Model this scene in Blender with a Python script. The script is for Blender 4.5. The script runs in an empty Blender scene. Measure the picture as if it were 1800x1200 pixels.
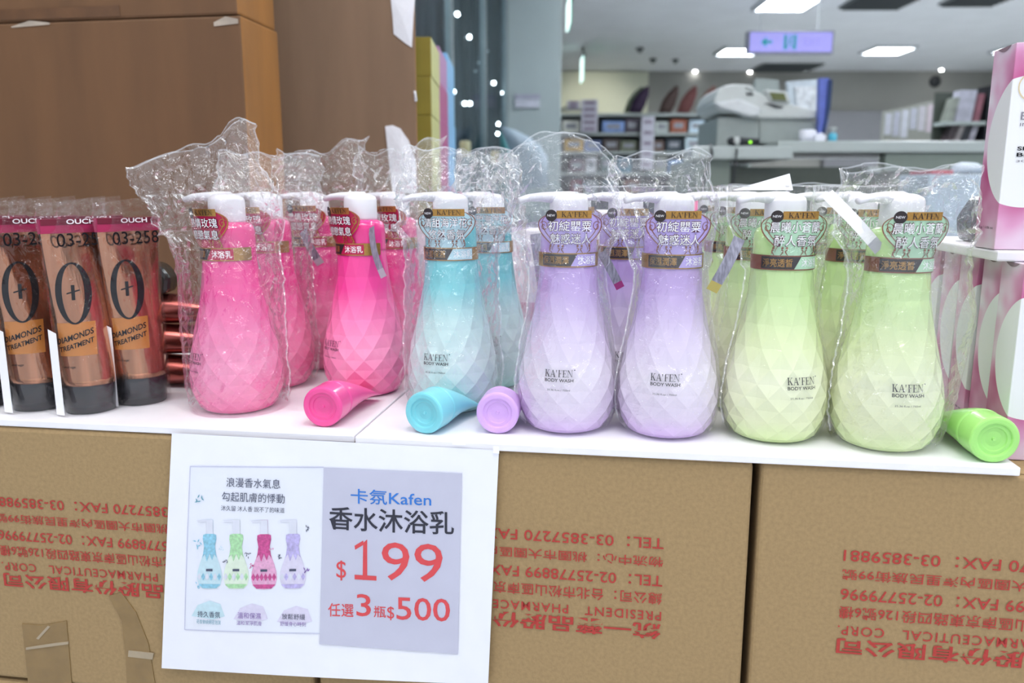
import bpy, math, random
from mathutils import Vector, noise

random.seed(7)
scene = bpy.context.scene
COL = scene.collection
PI = math.pi

# ------------------------------------------------------------------ camera
F = 1400.0                       # focal length in photo pixels (28 mm on 36 mm)
PITCH = math.radians(10.6)
CAMH = 0.86
ZB = 0.62                        # top of the white display boards
cam_d = bpy.data.cameras.new('camera')
cam = bpy.data.objects.new('camera', cam_d)
COL.objects.link(cam)
cam_d.sensor_width = 36.0
cam_d.lens = 28.0
cam_d.clip_start = 0.02
cam.location = (0, 0, CAMH)
cam.rotation_euler = (PI / 2 - PITCH, 0, 0)
cam_d.dof.use_dof = True
cam_d.dof.focus_distance = 0.80
cam_d.dof.aperture_fstop = 5.0
scene.camera = cam

# ------------------------------------------------------------------ world / exposure
w = bpy.data.worlds.new('shop_ambience')
scene.world = w
w.use_nodes = True
bg = w.node_tree.nodes['Background']
bg.inputs[0].default_value = (0.80, 0.88, 1.0, 1)
bg.inputs[1].default_value = 0.86
vs = scene.view_settings
vs.view_transform = 'Standard'
vs.look = 'None'
vs.exposure = 0.22
vs.gamma = 1.0
vs.use_curve_mapping = False
scene.cycles.transparent_max_bounces = 40
scene.cycles.max_bounces = 8
PANEL = 7.0
PANEL_REAR = 33.0                # rear panels boosted to brighten the hall and its ceiling                     # radiance of the ceiling light panels


# ------------------------------------------------------------------ pixel helpers (photo frame 1800 x 1200)
def ray(px, py):
    a = (px - 900) / F
    b = (600 - py) / F
    return Vector((a, math.cos(PITCH) + math.sin(PITCH) * b, -math.sin(PITCH) + math.cos(PITCH) * b))


def onz(px, py, z):
    d = ray(px, py)
    t = (z - CAMH) / d.z
    return Vector((d.x * t, d.y * t, z))


def aty(px, py, Y):
    d = ray(px, py)
    t = Y / d.y
    return Vector((d.x * t, Y, CAMH + d.z * t))


# display frame: u along the front edge (to the right), v away from the shopper
_A = onz(0, 738, ZB)
_B = onz(1795, 822, ZB)
UD = (_B - _A).normalized()
VD = Vector((-UD.y, UD.x, 0))
ORG = _A + UD * ((0 - _A.x) / UD.x)
YAW = math.atan2(UD.y, UD.x)


def L(u, v, z):
    p = ORG + UD * u + VD * v
    return Vector((p.x, p.y, z))


def uv_of(p):
    q = Vector((p.x - ORG.x, p.y - ORG.y, 0))
    return q.dot(UD), q.dot(VD)


def on_front(px, py, v=0.0):
    """pixel -> (u, z) on the vertical plane v = const of the display"""
    d = ray(px, py)
    n = VD
    c = Vector((0, 0, CAMH))
    t = ((ORG + VD * v) - c).dot(n) / d.dot(n)
    p = c + d * t
    return uv_of(p)[0], p.z


# ------------------------------------------------------------------ materials
def S(h):
    h = h.lstrip('#')
    out = []
    for i in (0, 2, 4):
        c = int(h[i:i + 2], 16) / 255
        out.append(c / 12.92 if c <= 0.04045 else ((c + 0.055) / 1.055) ** 2.4)
    return (*out, 1)


def mat(name, hexc, rough=0.5, metal=0.0, noise_amt=0.06, noise_scale=30, bump=0.0, bump_scale=200,
        emit=None, estr=0.0, trans=0.0, coat=0.0, sss=0.0, spec=0.5, stretch=None):
    m = bpy.data.materials.new(name)
    m.use_nodes = True
    nt = m.node_tree
    b = nt.nodes['Principled BSDF']
    b.inputs['Roughness'].default_value = rough
    b.inputs['Metallic'].default_value = metal
    b.inputs['Specular IOR Level'].default_value = spec
    c = S(hexc)
    tc = nt.nodes.new('ShaderNodeTexCoord')
    vec = tc.outputs['Object']
    if stretch:
        mp = nt.nodes.new('ShaderNodeMapping')
        mp.inputs['Scale'].default_value = stretch
        nt.links.new(vec, mp.inputs['Vector'])
        vec = mp.outputs[0]
    n = nt.nodes.new('ShaderNodeTexNoise')
    n.inputs['Scale'].default_value = noise_scale
    n.inputs['Detail'].default_value = 5
    nt.links.new(vec, n.inputs['Vector'])
    r = nt.nodes.new('ShaderNodeValToRGB')
    r.color_ramp.elements[0].position = 0.3
    r.color_ramp.elements[1].position = 0.7
    lo = [x * (1 - noise_amt) for x in c[:3]] + [1]
    hi = [min(1, x * (1 + noise_amt)) for x in c[:3]] + [1]
    r.color_ramp.elements[0].color = lo
    r.color_ramp.elements[1].color = hi
    nt.links.new(n.outputs['Fac'], r.inputs[0])
    nt.links.new(r.outputs[0], b.inputs['Base Color'])
    if bump:
        n2 = nt.nodes.new('ShaderNodeTexNoise')
        n2.inputs['Scale'].default_value = bump_scale
        n2.inputs['Detail'].default_value = 4
        nt.links.new(vec, n2.inputs['Vector'])
        bp = nt.nodes.new('ShaderNodeBump')
        bp.inputs['Strength'].default_value = bump
        bp.inputs['Distance'].default_value = 0.002
        nt.links.new(n2.outputs['Fac'], bp.inputs['Height'])
        nt.links.new(bp.outputs[0], b.inputs['Normal'])
    if emit:
        b.inputs['Emission Color'].default_value = S(emit)
        b.inputs['Emission Strength'].default_value = estr
    if trans:
        b.inputs['Transmission Weight'].default_value = trans
    if coat:
        b.inputs['Coat Weight'].default_value = coat
        b.inputs['Coat Roughness'].default_value = 0.06
    if sss:
        b.inputs['Subsurface Weight'].default_value = sss
        b.inputs['Subsurface Radius'].default_value = (0.02, 0.02, 0.02)
        b.inputs['Subsurface Scale'].default_value = 0.5
    return m


def bottle_mat(name, stops, rough=0.22):
    """plastic tinted in bands of its own height (object Z), a painted gradient on the real bottle"""
    m = bpy.data.materials.new(name)
    m.use_nodes = True
    nt = m.node_tree
    b = nt.nodes['Principled BSDF']
    tc = nt.nodes.new('ShaderNodeTexCoord')
    sp = nt.nodes.new('ShaderNodeSeparateXYZ')
    nt.links.new(tc.outputs['Object'], sp.inputs[0])
    dv = nt.nodes.new('ShaderNodeMath')
    dv.operation = 'DIVIDE'
    dv.inputs[1].default_value = 0.21
    nt.links.new(sp.outputs['Z'], dv.inputs[0])
    n = nt.nodes.new('ShaderNodeTexNoise')
    n.inputs['Scale'].default_value = 25
    nt.links.new(tc.outputs['Object'], n.inputs['Vector'])
    ma = nt.nodes.new('ShaderNodeMath')
    ma.operation = 'MULTIPLY_ADD'
    ma.inputs[1].default_value = 0.10
    nt.links.new(n.outputs['Fac'], ma.inputs[0])
    nt.links.new(dv.outputs[0], ma.inputs[2])
    sb = nt.nodes.new('ShaderNodeMath')
    sb.operation = 'SUBTRACT'
    sb.inputs[1].default_value = 0.05
    nt.links.new(ma.outputs[0], sb.inputs[0])
    r = nt.nodes.new('ShaderNodeValToRGB')
    els = r.color_ramp.elements
    els[0].position, els[0].color = stops[0][0], S(stops[0][1])
    els[1].position, els[1].color = stops[-1][0], S(stops[-1][1])
    for p, c in stops[1:-1]:
        e = els.new(p)
        e.color = S(c)
    nt.links.new(sb.outputs[0], r.inputs[0])
    nt.links.new(r.outputs[0], b.inputs['Base Color'])
    b.inputs['Roughness'].default_value = rough
    b.inputs['Coat Weight'].default_value = 0.5
    b.inputs['Coat Roughness'].default_value = 0.05
    return m


def film_mat(name, haze=0.012, base=0.075, fres=0.45, rough=0.04, bump=1.0, scale=60.0, tint=(1, 1, 1, 1)):
    m = bpy.data.materials.new(name)
    m.use_nodes = True
    nt = m.node_tree
    nt.nodes.clear()
    out = nt.nodes.new('ShaderNodeOutputMaterial')
    tr = nt.nodes.new('ShaderNodeBsdfTransparent')
    tr.inputs[0].default_value = tint
    gl = nt.nodes.new('ShaderNodeBsdfGlossy')
    gl.inputs['Roughness'].default_value = rough
    gl.inputs['Color'].default_value = (1, 1, 1, 1)
    df = nt.nodes.new('ShaderNodeBsdfDiffuse')
    df.inputs[0].default_value = (0.9, 0.92, 0.96, 1)
    tc = nt.nodes.new('ShaderNodeTexCoord')
    n = nt.nodes.new('ShaderNodeTexNoise')
    n.inputs['Scale'].default_value = scale
    n.inputs['Detail'].default_value = 3
    n.inputs['Distortion'].default_value = 1.2
    nt.links.new(tc.outputs['Object'], n.inputs['Vector'])
    bp = nt.nodes.new('ShaderNodeBump')
    bp.inputs['Strength'].default_value = bump
    bp.inputs['Distance'].default_value = 0.007
    nt.links.new(n.outputs['Fac'], bp.inputs['Height'])
    nt.links.new(bp.outputs[0], gl.inputs['Normal'])
    lw = nt.nodes.new('ShaderNodeLayerWeight')
    lw.inputs[0].default_value = 0.25
    mp = nt.nodes.new('ShaderNodeMath')
    mp.operation = 'MULTIPLY_ADD'
    mp.inputs[1].default_value = fres
    mp.inputs[2].default_value = base
    mp.use_clamp = True
    nt.links.new(lw.outputs['Fresnel'], mp.inputs[0])
    m1 = nt.nodes.new('ShaderNodeMixShader')
    m1.inputs[0].default_value = haze
    nt.links.new(tr.outputs[0], m1.inputs[1])
    nt.links.new(df.outputs[0], m1.inputs[2])
    m2 = nt.nodes.new('ShaderNodeMixShader')
    nt.links.new(mp.outputs[0], m2.inputs[0])
    nt.links.new(m1.outputs[0], m2.inputs[1])
    nt.links.new(gl.outputs[0], m2.inputs[2])
    nt.links.new(m2.outputs[0], out.inputs[0])
    return m


M = {}
M['board'] = mat('white_laminate', '#f1f0f6', 0.35, noise_amt=0.02)
M['carton'] = mat('brown_cardboard', '#a0865f', 0.85, noise_amt=0.10, noise_scale=260, bump=0.12, bump_scale=500)
M['carton_dark'] = mat('front_cardboard', '#66472c', 0.7, noise_amt=0.16, noise_scale=5, bump=0.1, bump_scale=60, stretch=(3, 3, 0.5))
M['carton_tan'] = mat('lit_side_cardboard', '#93632c', 0.6, noise_amt=0.15, noise_scale=5, stretch=(4, 4, 0.5))
M['carton_grey'] = mat('grey_brown_cardboard', '#7b624d', 0.75, noise_amt=0.12, noise_scale=5, stretch=(3, 3, 0.5))
M['red_ink'] = mat('red_print', '#b03a34', 0.8, noise_amt=0.1, noise_scale=300)
M['paper'] = mat('white_paper', '#eef0fb', 0.6, noise_amt=0.015)
M['torn'] = mat('torn_white_paper', '#dcdde4', 0.9, noise_amt=0.06, bump=0.4, bump_scale=150)
M['tape'] = film_mat('clear_tape', haze=0.10, base=0.10, fres=0.5, rough=0.2, bump=0.2, scale=60)
M['brown_tape'] = mat('brown_packing_tape', '#8a7048', 0.25, noise_amt=0.1, noise_scale=40, bump=0.1, bump_scale=60)
M['film'] = film_mat('clear_bag_film')
M['film_tight'] = film_mat('clear_wrap_film', haze=0.008, base=0.025, fres=0.35, rough=0.06, bump=0.5, scale=70)
M['film_edge'] = film_mat('bag_seal_edge', haze=0.20, base=0.16, fres=0.4, rough=0.12, bump=0.4, scale=60)
M['white_plastic'] = mat('white_plastic', '#e6e5ec', 0.28, noise_amt=0.01, coat=0.3)
M['ink'] = mat('dark_print', '#17161c', 0.85, spec=0.15)
M['gold'] = mat('gold_foil', '#b58a4c', 0.3, metal=0.8, noise_amt=0.12, noise_scale=400)
M['copper_line'] = mat('copper_foil', '#8e5a48', 0.35, metal=0.5, noise_amt=0.1)
M['tag_black'] = mat('black_tag_print', '#2a2022', 0.4)
M['tag_white'] = mat('white_tag_print', '#fbfaff', 0.5, noise_amt=0.01)
M['grey_barcode'] = mat('barcode_grey', '#8d8c9c', 0.6, noise_amt=0.4, noise_scale=500, stretch=(1, 1, 0.2))
PINK = [(0.0, '#f05a9c'), (0.10, '#f780b2'), (0.25, '#fb9cc4'), (0.45, '#fa82b8'), (0.62, '#f0479a'), (1.0, '#e43389')]
AQUA = [(0.0, '#9fe3d8'), (0.10, '#c9ece9'), (0.28, '#dff1f1'), (0.48, '#cfeeee'), (0.66, '#7fd2da'), (1.0, '#4cbcc9')]
PURP = [(0.0, '#d9b6ee'), (0.12, '#eadcf3'), (0.30, '#f1e9f6'), (0.50, '#e4d5f2'), (0.72, '#c9ade6'), (1.0, '#b08fda')]
GREN = [(0.0, '#d8eea6'), (0.12, '#ecf3c6'), (0.30, '#f1f5d6'), (0.48, '#e6f2c0'), (0.68, '#d0eaaa'), (1.0, '#badf90')]
M['pink'] = bottle_mat('pink_tinted_plastic', PINK)
M['aqua'] = bottle_mat('aqua_tinted_plastic', AQUA)
M['purple'] = bottle_mat('lilac_tinted_plastic', PURP)
M['green'] = bottle_mat('lime_tinted_plastic', GREN)
M['tag_pink'] = mat('crimson_tag_card', '#b31348', 0.35, noise_amt=0.1)
M['tag_aqua'] = mat('pale_blue_tag_card', '#b9dbe6', 0.35, noise_amt=0.05)
M['tag_purple'] = mat('lavender_tag_card', '#b7a6e2', 0.35, noise_amt=0.07)
M['tag_green'] = mat('mint_tag_card', '#b3d9bb', 0.35, noise_amt=0.06)
M['tube_pink'] = mat('hot_pink_plastic', '#ea4f98', 0.3, noise_amt=0.03, sss=0.15, coat=0.3)
M['tube_aqua'] = mat('turquoise_plastic', '#7ccfdb', 0.3, noise_amt=0.03, sss=0.15, coat=0.3)
M['tube_purple'] = mat('lilac_plastic', '#d5acea', 0.3, noise_amt=0.03, sss=0.15, coat=0.3)
M['tube_green'] = mat('lime_plastic', '#a5e47c', 0.3, noise_amt=0.03, sss=0.15, coat=0.3)
M['copper'] = mat('rose_gold_foil', '#b98468', 0.15, metal=0.92, noise_amt=0.30, noise_scale=60, bump=0.5, bump_scale=70, stretch=(1, 1, 0.05))  # vertical reflections put into the foil colour as stretched streaks
M['black_cap'] = mat('black_cap_plastic', '#1d1b22', 0.18, noise_amt=0.05, coat=0.4)
M['orange_label'] = mat('amber_label', '#c07a34', 0.4, noise_amt=0.08)
M['magenta_crimp'] = mat('magenta_print', '#a12a55', 0.35, noise_amt=0.12)


# ------------------------------------------------------------------ mesh builder
class MB:
    def __init__(self):
        self.v, self.f, self.mi, self.sm = [], [], [], []

    def add(self, verts, faces, mi=0, smooth=False):
        o = len(self.v)
        self.v += [tuple(p) for p in verts]
        for q in faces:
            self.f.append([i + o for i in q])
            self.mi.append(mi)
            self.sm.append(smooth)
        return self

    def box(self, x0, x1, y0, y1, z0, z1, mi=0):
        vs_ = [(x, y, z) for z in (z0, z1) for y in (y0, y1) for x in (x0, x1)]
        fs = [(0, 2, 3, 1), (4, 5, 7, 6), (0, 1, 5, 4), (2, 6, 7, 3), (0, 4, 6, 2), (1, 3, 7, 5)]
        return self.add(vs_, fs, mi)

    def prism(self, poly, a0, a1, axis='y', mi=0):
        """poly: 2-D outline; extruded along axis from a0 to a1"""
        n = len(poly)

        def P(p, a):
            if axis == 'y':
                return (p[0], a, p[1])
            if axis == 'x':
                return (a, p[0], p[1])
            return (p[0], p[1], a)
        vs_ = [P(p, a0) for p in poly] + [P(p, a1) for p in poly]
        fs = [tuple(range(n)), tuple(range(2 * n - 1, n - 1, -1))]
        for i in range(n):
            j = (i + 1) % n
            fs.append((j, i, i + n, j + n))
        return self.add(vs_, fs, mi)

    def lathe(self, prof, n=40, mi=0, smooth=True, axis=None, cap=True):
        """prof: list of (r, z)"""
        vs_, fs = [], []
        for r, z in prof:
            for k in range(n):
                a = 2 * PI * k / n
                p = (r * math.cos(a), r * math.sin(a), z)
                vs_.append(axis(p) if axis else p)
        for i in range(len(prof) - 1):
            for k in range(n):
                k2 = (k + 1) % n
                fs.append((i * n + k, i * n + k2, (i + 1) * n + k2, (i + 1) * n + k))
        if cap:
            fs.append(tuple(range(n - 1, -1, -1)))
            fs.append(tuple((len(prof) - 1) * n + k for k in range(n)))
        return self.add(vs_, fs, mi, smooth)

    def tube(self, pts, r, n=8, mi=0, flat=None):
        pts = [Vector(p) for p in pts]
        vs_, fs = [], []
        rs = r if isinstance(r, (list, tuple)) else [r] * len(pts)
        for i, p in enumerate(pts):
            d = (pts[min(i + 1, len(pts) - 1)] - pts[max(i - 1, 0)]).normalized()
            up = Vector((0, 0, 1)) if abs(d.z) < 0.9 else Vector((1, 0, 0))
            a = d.cross(up).normalized()
            b = a.cross(d)
            for k in range(n):
                t = 2 * PI * k / n
                vs_.append(p + a * (math.cos(t) * rs[i]) + b * (math.sin(t) * rs[i] * (flat or 1)))
        for i in range(len(pts) - 1):
            for k in range(n):
                k2 = (k + 1) % n
                fs.append((i * n + k, i * n + k2, (i + 1) * n + k2, (i + 1) * n + k))
        fs.append(tuple(range(n - 1, -1, -1)))
        fs.append(tuple((len(pts) - 1) * n + k for k in range(n)))
        return self.add(vs_, fs, mi, True)

    def mesh(self, name, mats):
        me = bpy.data.meshes.new(name)
        me.from_pydata(self.v, [], self.f)
        for m in (mats if isinstance(mats, (list, tuple)) else [mats]):
            me.materials.append(m)
        me.polygons.foreach_set('material_index', self.mi)
        me.polygons.foreach_set('use_smooth', self.sm)
        me.update()
        return me

    def build(self, name, mats, parent=None, bevel=0.0, seg=2, recalc=True):
        me = self.mesh(name, mats)
        if recalc:
            import bmesh
            b = bmesh.new()
            b.from_mesh(me)
            bmesh.ops.recalc_face_normals(b, faces=b.faces)
            b.to_mesh(me)
            b.free()
        o = bpy.data.objects.new(name, me)
        COL.objects.link(o)
        if parent:
            o.parent = parent
        if bevel:
            md = o.modifiers.new('edge', 'BEVEL')
            md.width = bevel
            md.segments = seg
            md.limit_method = 'ANGLE'
        return o


def tag(o, label=None, cat=None, group=None, kind=None):
    if label:
        o['label'] = label
    if cat:
        o['category'] = cat
    if group:
        o['group'] = group
    if kind:
        o['kind'] = kind
    return o


def thing(name, label, cat, loc=(0, 0, 0), rz=0.0, group=None):
    o = bpy.data.objects.new(name, None)
    COL.objects.link(o)
    o.empty_display_size = 0.02
    o.location = loc
    o.rotation_euler = (0, 0, rz)
    return tag(o, label, cat, group)


def dup(root, loc, rz, label, group=None, skip=()):
    r = root.copy()
    COL.objects.link(r)
    r.location = loc
    r.rotation_euler = (0, 0, rz)
    r['label'] = label
    if group:
        r['group'] = group
    for ch in list(root.children):
        if ch.name.split('.')[0] in skip:
            continue
        c = ch.copy()
        COL.objects.link(c)
        c.parent = r
        for g in ch.children:
            d = g.copy()
            COL.objects.link(d)
            d.parent = c
    return r


# ------------------------------------------------------------------ lettering
_tc = {}


def text_mesh(s, offset=0.0, spacing=1.0):
    """flat glyph triangles of a string, normalised to the unit box; returns verts, faces, aspect"""
    key = (s, offset, spacing)
    if key in _tc:
        return _tc[key]
    cu = bpy.data.curves.new('lettering_outline', 'FONT')
    cu.body = s
    cu.size = 1.0
    cu.resolution_u = 3
    cu.offset = offset
    cu.space_character = spacing
    o = bpy.data.objects.new('lettering_outline', cu)
    COL.objects.link(o)
    bpy.context.view_layer.update()
    dg = bpy.context.evaluated_depsgraph_get()
    me = bpy.data.meshes.new_from_object(o.evaluated_get(dg))
    vs_ = [v.co.copy() for v in me.vertices]
    fs = [tuple(p.vertices) for p in me.polygons]
    bpy.data.objects.remove(o)
    bpy.data.curves.remove(cu)
    bpy.data.meshes.remove(me)
    x0, x1 = min(v.x for v in vs_), max(v.x for v in vs_)
    y0, y1 = min(v.y for v in vs_), max(v.y for v in vs_)
    vs_ = [((v.x - x0) / (x1 - x0), (v.y - y0) / (y1 - y0)) for v in vs_]
    _tc[key] = (vs_, fs, (x1 - x0) / (y1 - y0))
    return _tc[key]


def put_text(mb, s, fn, x0, x1, y0, y1, mi=0, offset=0.0, spacing=1.0, slope=0.0):
    """lay the string in the box x0..x1, y0..y1 of a surface map fn(x, y) -> 3-D point"""
    vs_, fs, _ = text_mesh(s, offset, spacing)
    mb.add([fn(x0 + (x1 - x0) * a, y0 + (y1 - y0) * b + slope * (x1 - x0) * a) for a, b in vs_], fs, mi)


SERIF = {  # hand-drawn book-face capitals on a 0..1 high cell: list of convex polygons, width
    'K': ([[(0.1, 0), (0.26, 0), (0.26, 1), (0.1, 1)], [(0, 0), (0.36, 0), (0.36, .05), (0, .05)], [(0, .95), (0.36, .95), (0.36, 1), (0, 1)],
           [(.26, .42), (.30, .38), (.74, .97), (.68, .97)], [(.36, .52), (.46, .62), (.84, .04), (.64, .04)],
           [(.55, .95), (.86, .95), (.86, 1), (.55, 1)], [(.55, 0), (.94, 0), (.94, .05), (.55, .05)]], 1.0),
    'A': ([[(.08, 0), (.14, 0), (.46, .9), (.42, 1)], [(.42, 1), (.52, 1), (.90, 0), (.70, 0)], [(.22, .32), (.66, .32), (.66, .37), (.22, .37)],
           [(0, 0), (.24, 0), (.24, .05), (0, .05)], [(.6, 0), (.98, 0), (.98, .05), (.6, .05)]], 1.02),
    "'": ([[(.06, .62), (.11, .62), (.18, 1), (.02, 1)]], .42),
    'F': ([[(0.1, 0), (0.26, 0), (0.26, 1), (0.1, 1)], [(0, 0), (0.4, 0), (0.4, .05), (0, .05)], [(0, .95), (.72, .95), (.72, 1), (0, 1)],
           [(.67, .74), (.72, .74), (.72, 1), (.67, 1)], [(.26, .49), (.52, .49), (.52, .54), (.26, .54)], [(.48, .40), (.52, .40), (.52, .63), (.48, .63)]], .8),
    'E': ([[(0.1, 0), (0.26, 0), (0.26, 1), (0.1, 1)], [(0, 0), (.76, 0), (.76, .05), (0, .05)], [(0, .95), (.72, .95), (.72, 1), (0, 1)],
           [(.67, .76), (.72, .76), (.72, 1), (.67, 1)], [(.71, 0), (.76, 0), (.76, .26), (.71, .26)], [(.26, .49), (.52, .49), (.52, .54), (.26, .54)],
           [(.48, .40), (.52, .40), (.52, .63), (.48, .63)]], .85),
    'N': ([[(.1, 0), (.15, 0), (.15, 1), (.1, 1)], [(.06, 1), (.24, 1), (.86, 0), (.80, 0)], [(.81, 0), (.86, 0), (.86, 1), (.81, 1)],
           [(0, 0), (.27, 0), (.27, .05), (0, .05)], [(0, .95), (.2, .95), (.2, 1), (0, 1)], [(.68, .95), (.98, .95), (.98, 1), (.68, 1)]], 1.02),
}


def put_serif(mb, s, fn, x0, x1, y0, y1, mi=0):
    tot = sum(SERIF[c][1] for c in s)
    k = (x1 - x0) / tot
    x = x0
    for c in s:
        polys, wd = SERIF[c]
        for p in polys:
            mb.add([fn(x + a * k, y0 + (y1 - y0) * b) for a, b in p], [tuple(range(len(p)))], mi)
        x += wd * k


def put_grid(mb, fn, x0, x1, y0, y1, nx, ny, mi=0, inside=None):
    """a patch of surface fn over a rectangle, optionally clipped by rows: inside(y) -> (xa, xb)"""
    vs_, fs = [], []
    for j in range(ny + 1):
        y = y0 + (y1 - y0) * j / ny
        a, b = inside(y) if inside else (x0, x1)
        for i in range(nx + 1):
            vs_.append(fn(a + (b - a) * i / nx, y))
    for j in range(ny):
        for i in range(nx):
            k = j * (nx + 1) + i
            fs.append((k, k + 1, k + nx + 2, k + nx + 1))
    mb.add(vs_, fs, mi, True)


def ribbon(mb, fn, pts, wd, mi=0):
    vs_, fs = [], []
    n = len(pts)
    for i, (x, y) in enumerate(pts):
        xa, ya = pts[max(i - 1, 0)]
        xb, yb = pts[min(i + 1, n - 1)]
        dx, dy = xb - xa, yb - ya
        l = math.hypot(dx, dy) or 1
        w_ = wd * (0.45 + 0.55 * math.sin(PI * (i + 0.5) / n))
        vs_ += [fn(x - dy / l * w_ / 2, y + dx / l * w_ / 2), fn(x + dy / l * w_ / 2, y - dx / l * w_ / 2)]
    for i in range(n - 1):
        fs.append((2 * i, 2 * i + 1, 2 * i + 3, 2 * i + 2))
    mb.add(vs_, fs, mi)


def disc(mb, fn, cx, cy, rx, ry, mi=0, n=24):
    mb.add([fn(cx, cy)] + [fn(cx + rx * math.cos(2 * PI * k / n), cy + ry * math.sin(2 * PI * k / n)) for k in range(n)],
           [(0, 1 + k, 1 + (k + 1) % n) for k in range(n)], mi)


def ring(mb, fn, cx, cy, rx, ry, tx, ty, mi=0, n=40):
    """a letter-O ring, thick at the sides (tx) and thin at top and bottom (ty)"""
    vs_, fs = [], []
    for k in range(n):
        a = 2 * PI * k / n
        vs_ += [fn(cx + rx * math.cos(a), cy + ry * math.sin(a)), fn(cx + (rx - tx) * math.cos(a), cy + (ry - ty) * math.sin(a))]
    for k in range(n):
        j = (k + 1) % n
        fs.append((2 * k, 2 * j, 2 * j + 1, 2 * k + 1))
    mb.add(vs_, fs, mi)


# =================================================================== THE ROOM
CEIL = 2.72
M['ceiling'] = mat('ceiling_paint', '#e9edf0', 0.8, noise_amt=0.03, noise_scale=3)
M['floor'] = mat('floor_vinyl', '#d6d8d9', 0.35, noise_amt=0.08, noise_scale=4)
M['wall'] = mat('wall_paint', '#9a9a94', 0.8, noise_amt=0.03, noise_scale=3)
M['wall_cream'] = mat('warm_washed_wall', '#dfe2cc', 0.8, noise_amt=0.02)
M['pillar'] = mat('pillar_paint', '#8f9a9a', 0.7, noise_amt=0.03, noise_scale=3)


def struct(name, mb, m, parent=None, bevel=0.0):
    o = mb.build(name, m, parent, bevel)
    if parent is None:
        o['kind'] = 'structure'
    return o


XL, XR, YB, YF = -3.6, 7.5, 13.0, -1.2
struct('floor', MB().box(XL, XR, YF, YB, -0.05, 0), M['floor'])
struct('ceiling', MB().box(XL, XR, YF, YB, CEIL, CEIL + 0.05), M['ceiling'])
struct('wall_back', MB().box(XL, XR, YB, YB + 0.1, 0, CEIL), M['wall'])
struct('wall_right', MB().box(XR, XR + 0.1, YF, YB, 0, CEIL), M['wall'])
struct('wall_left', MB().box(XL - 0.1, XL, YF, YB, 0, CEIL), mat('dark_blue_wall', '#34434f', 0.5, noise_amt=0.1, noise_scale=3))
# back wall stretch, the warm wash of light put into its cream colour, beside the pillar
pa, pb = aty(975, 300, 12.9), aty(1135, 300, 12.9)
struct('trim_1', MB().box(pa.x, pb.x, 12.9, 13.0, 0, CEIL - 0.02), M['wall_cream'])
pa, pb = aty(1455, 195, 12.85), aty(1570, 300, 12.85)
struct('trim_2', MB().box(pa.x, pb.x, 12.85, 13.0, 0, pa.z), mat('grey_wall_panel', '#86878b', 0.7, noise_amt=0.03))
pa, pb = aty(890, 300, 6.0), aty(985, 300, 6.0)
struct('pillar', MB().box(pa.x, pb.x, 6.0, 6.6, 0, CEIL), M['pillar'], bevel=0.01)

# ------------------------------------------------------------------ ceiling lights
M['light_panel'] = mat('lit_diffuser', '#ffffff', 0.5, emit='#f4f8ff', estr=PANEL)
M['light_panel_rear'] = mat('lit_diffuser_rear', '#ffffff', 0.5, emit='#f4f8ff', estr=PANEL_REAR)
M['light_frame'] = mat('lamp_frame_white', '#c9cfd2', 0.5)
M['bulb'] = mat('lit_bulb', '#ffffff', 0.5, emit='#ffffff', estr=30)


def troffer(x, y, label, group=None, sx=0.48, sy=0.48):
    t = thing('ceiling_light', label, 'ceiling light', (x, y, CEIL), 0, group)
    fr = MB()
    h = 0.04
    a, b = sx / 2, sy / 2
    for q in ((-a - h, a + h, -b - h, -b), (-a - h, a + h, b, b + h), (-a - h, -a, -b, b), (a, a + h, -b, b)):
        fr.box(*q, -0.035, -0.001)
    for k in range(1, 5):
        xx = -a + sx * k / 5
        fr.box(xx - 0.006, xx + 0.006, -b, b, -0.03, -0.008)
    fr.build('frame', M['light_frame'], t)
    MB().box(-a, a, -b, b, -0.02, -0.004).build('diffuser', M['light_panel'] if y < 4 else M['light_panel_rear'], t)
    return t


def on_ceiling(px, py):
    d = ray(px, py)
    t = (CEIL - CAMH) / d.z
    return d.x * t, d.y * t


for px, py, lb in ((1383, 4, 'bright louvred ceiling light panel cut by the top of the photo'),
                   (1300, 88, 'louvred ceiling light panel partly behind the hanging lilac sign'),
                   (1561, 86, 'louvred ceiling light panel right of the hanging lilac sign'),
                   (1795, 84, 'louvred ceiling light panel above the white and pink carton')):
    x, y = on_ceiling(px, py)
    troffer(x, y, lb, 'louvred ceiling lights')
for i, (x, y) in enumerate(((-1.3, 0.2), (0.4, -0.2), (2.0, 0.3), (-1.0, 2.4), (1.2, 2.4), (3.6, 2.4), (1.2, 5.0), (4.8, 5.0), (4.2, -0.3), (6.3, 8.0), (-1.6, 6.0), (2.9, 5.2), (4.6, 3.8), (2.4, 3.8), (6.2, 5.6))):  # unseen panels added to brighten the display and the ceiling
    troffer(x, y, 'unseen louvred ceiling light panel overhead, added for its light', 'added ceiling lights above the display', 0.7 if y < 2 else 0.6, 0.7 if y < 2 else 0.6)
for px, py, lb in ((1222, 124, 'small round ceiling downlight above the row of dark cushions'),
                   (1318, 125, 'small round ceiling downlight above the cash register'),
                   (1416, 122, 'small dim round ceiling downlight above the blue folder'),
                   (1655, 121, 'small round ceiling downlight beside the dark camera dome')):
    x, y = on_ceiling(px, py)
    t = thing('downlight', lb, 'ceiling light', (x, y, CEIL), 0, 'round downlights')
    MB().lathe([(0.05, -0.001), (0.055, -0.008), (0.03, -0.012)], 20).build('trim_ring', M['light_frame'], t)
    MB().lathe([(0.028, -0.011), (0.024, -0.02), (0.012, -0.026)], 20).build('bulb', M['bulb'], t)
M['sparkle_bulb'] = mat('lit_sparkle_bulb', '#ffffff', 0.5, emit='#fff8ee', estr=330)  # added unseen downlights, very bright so the bag film sparkles
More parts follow.
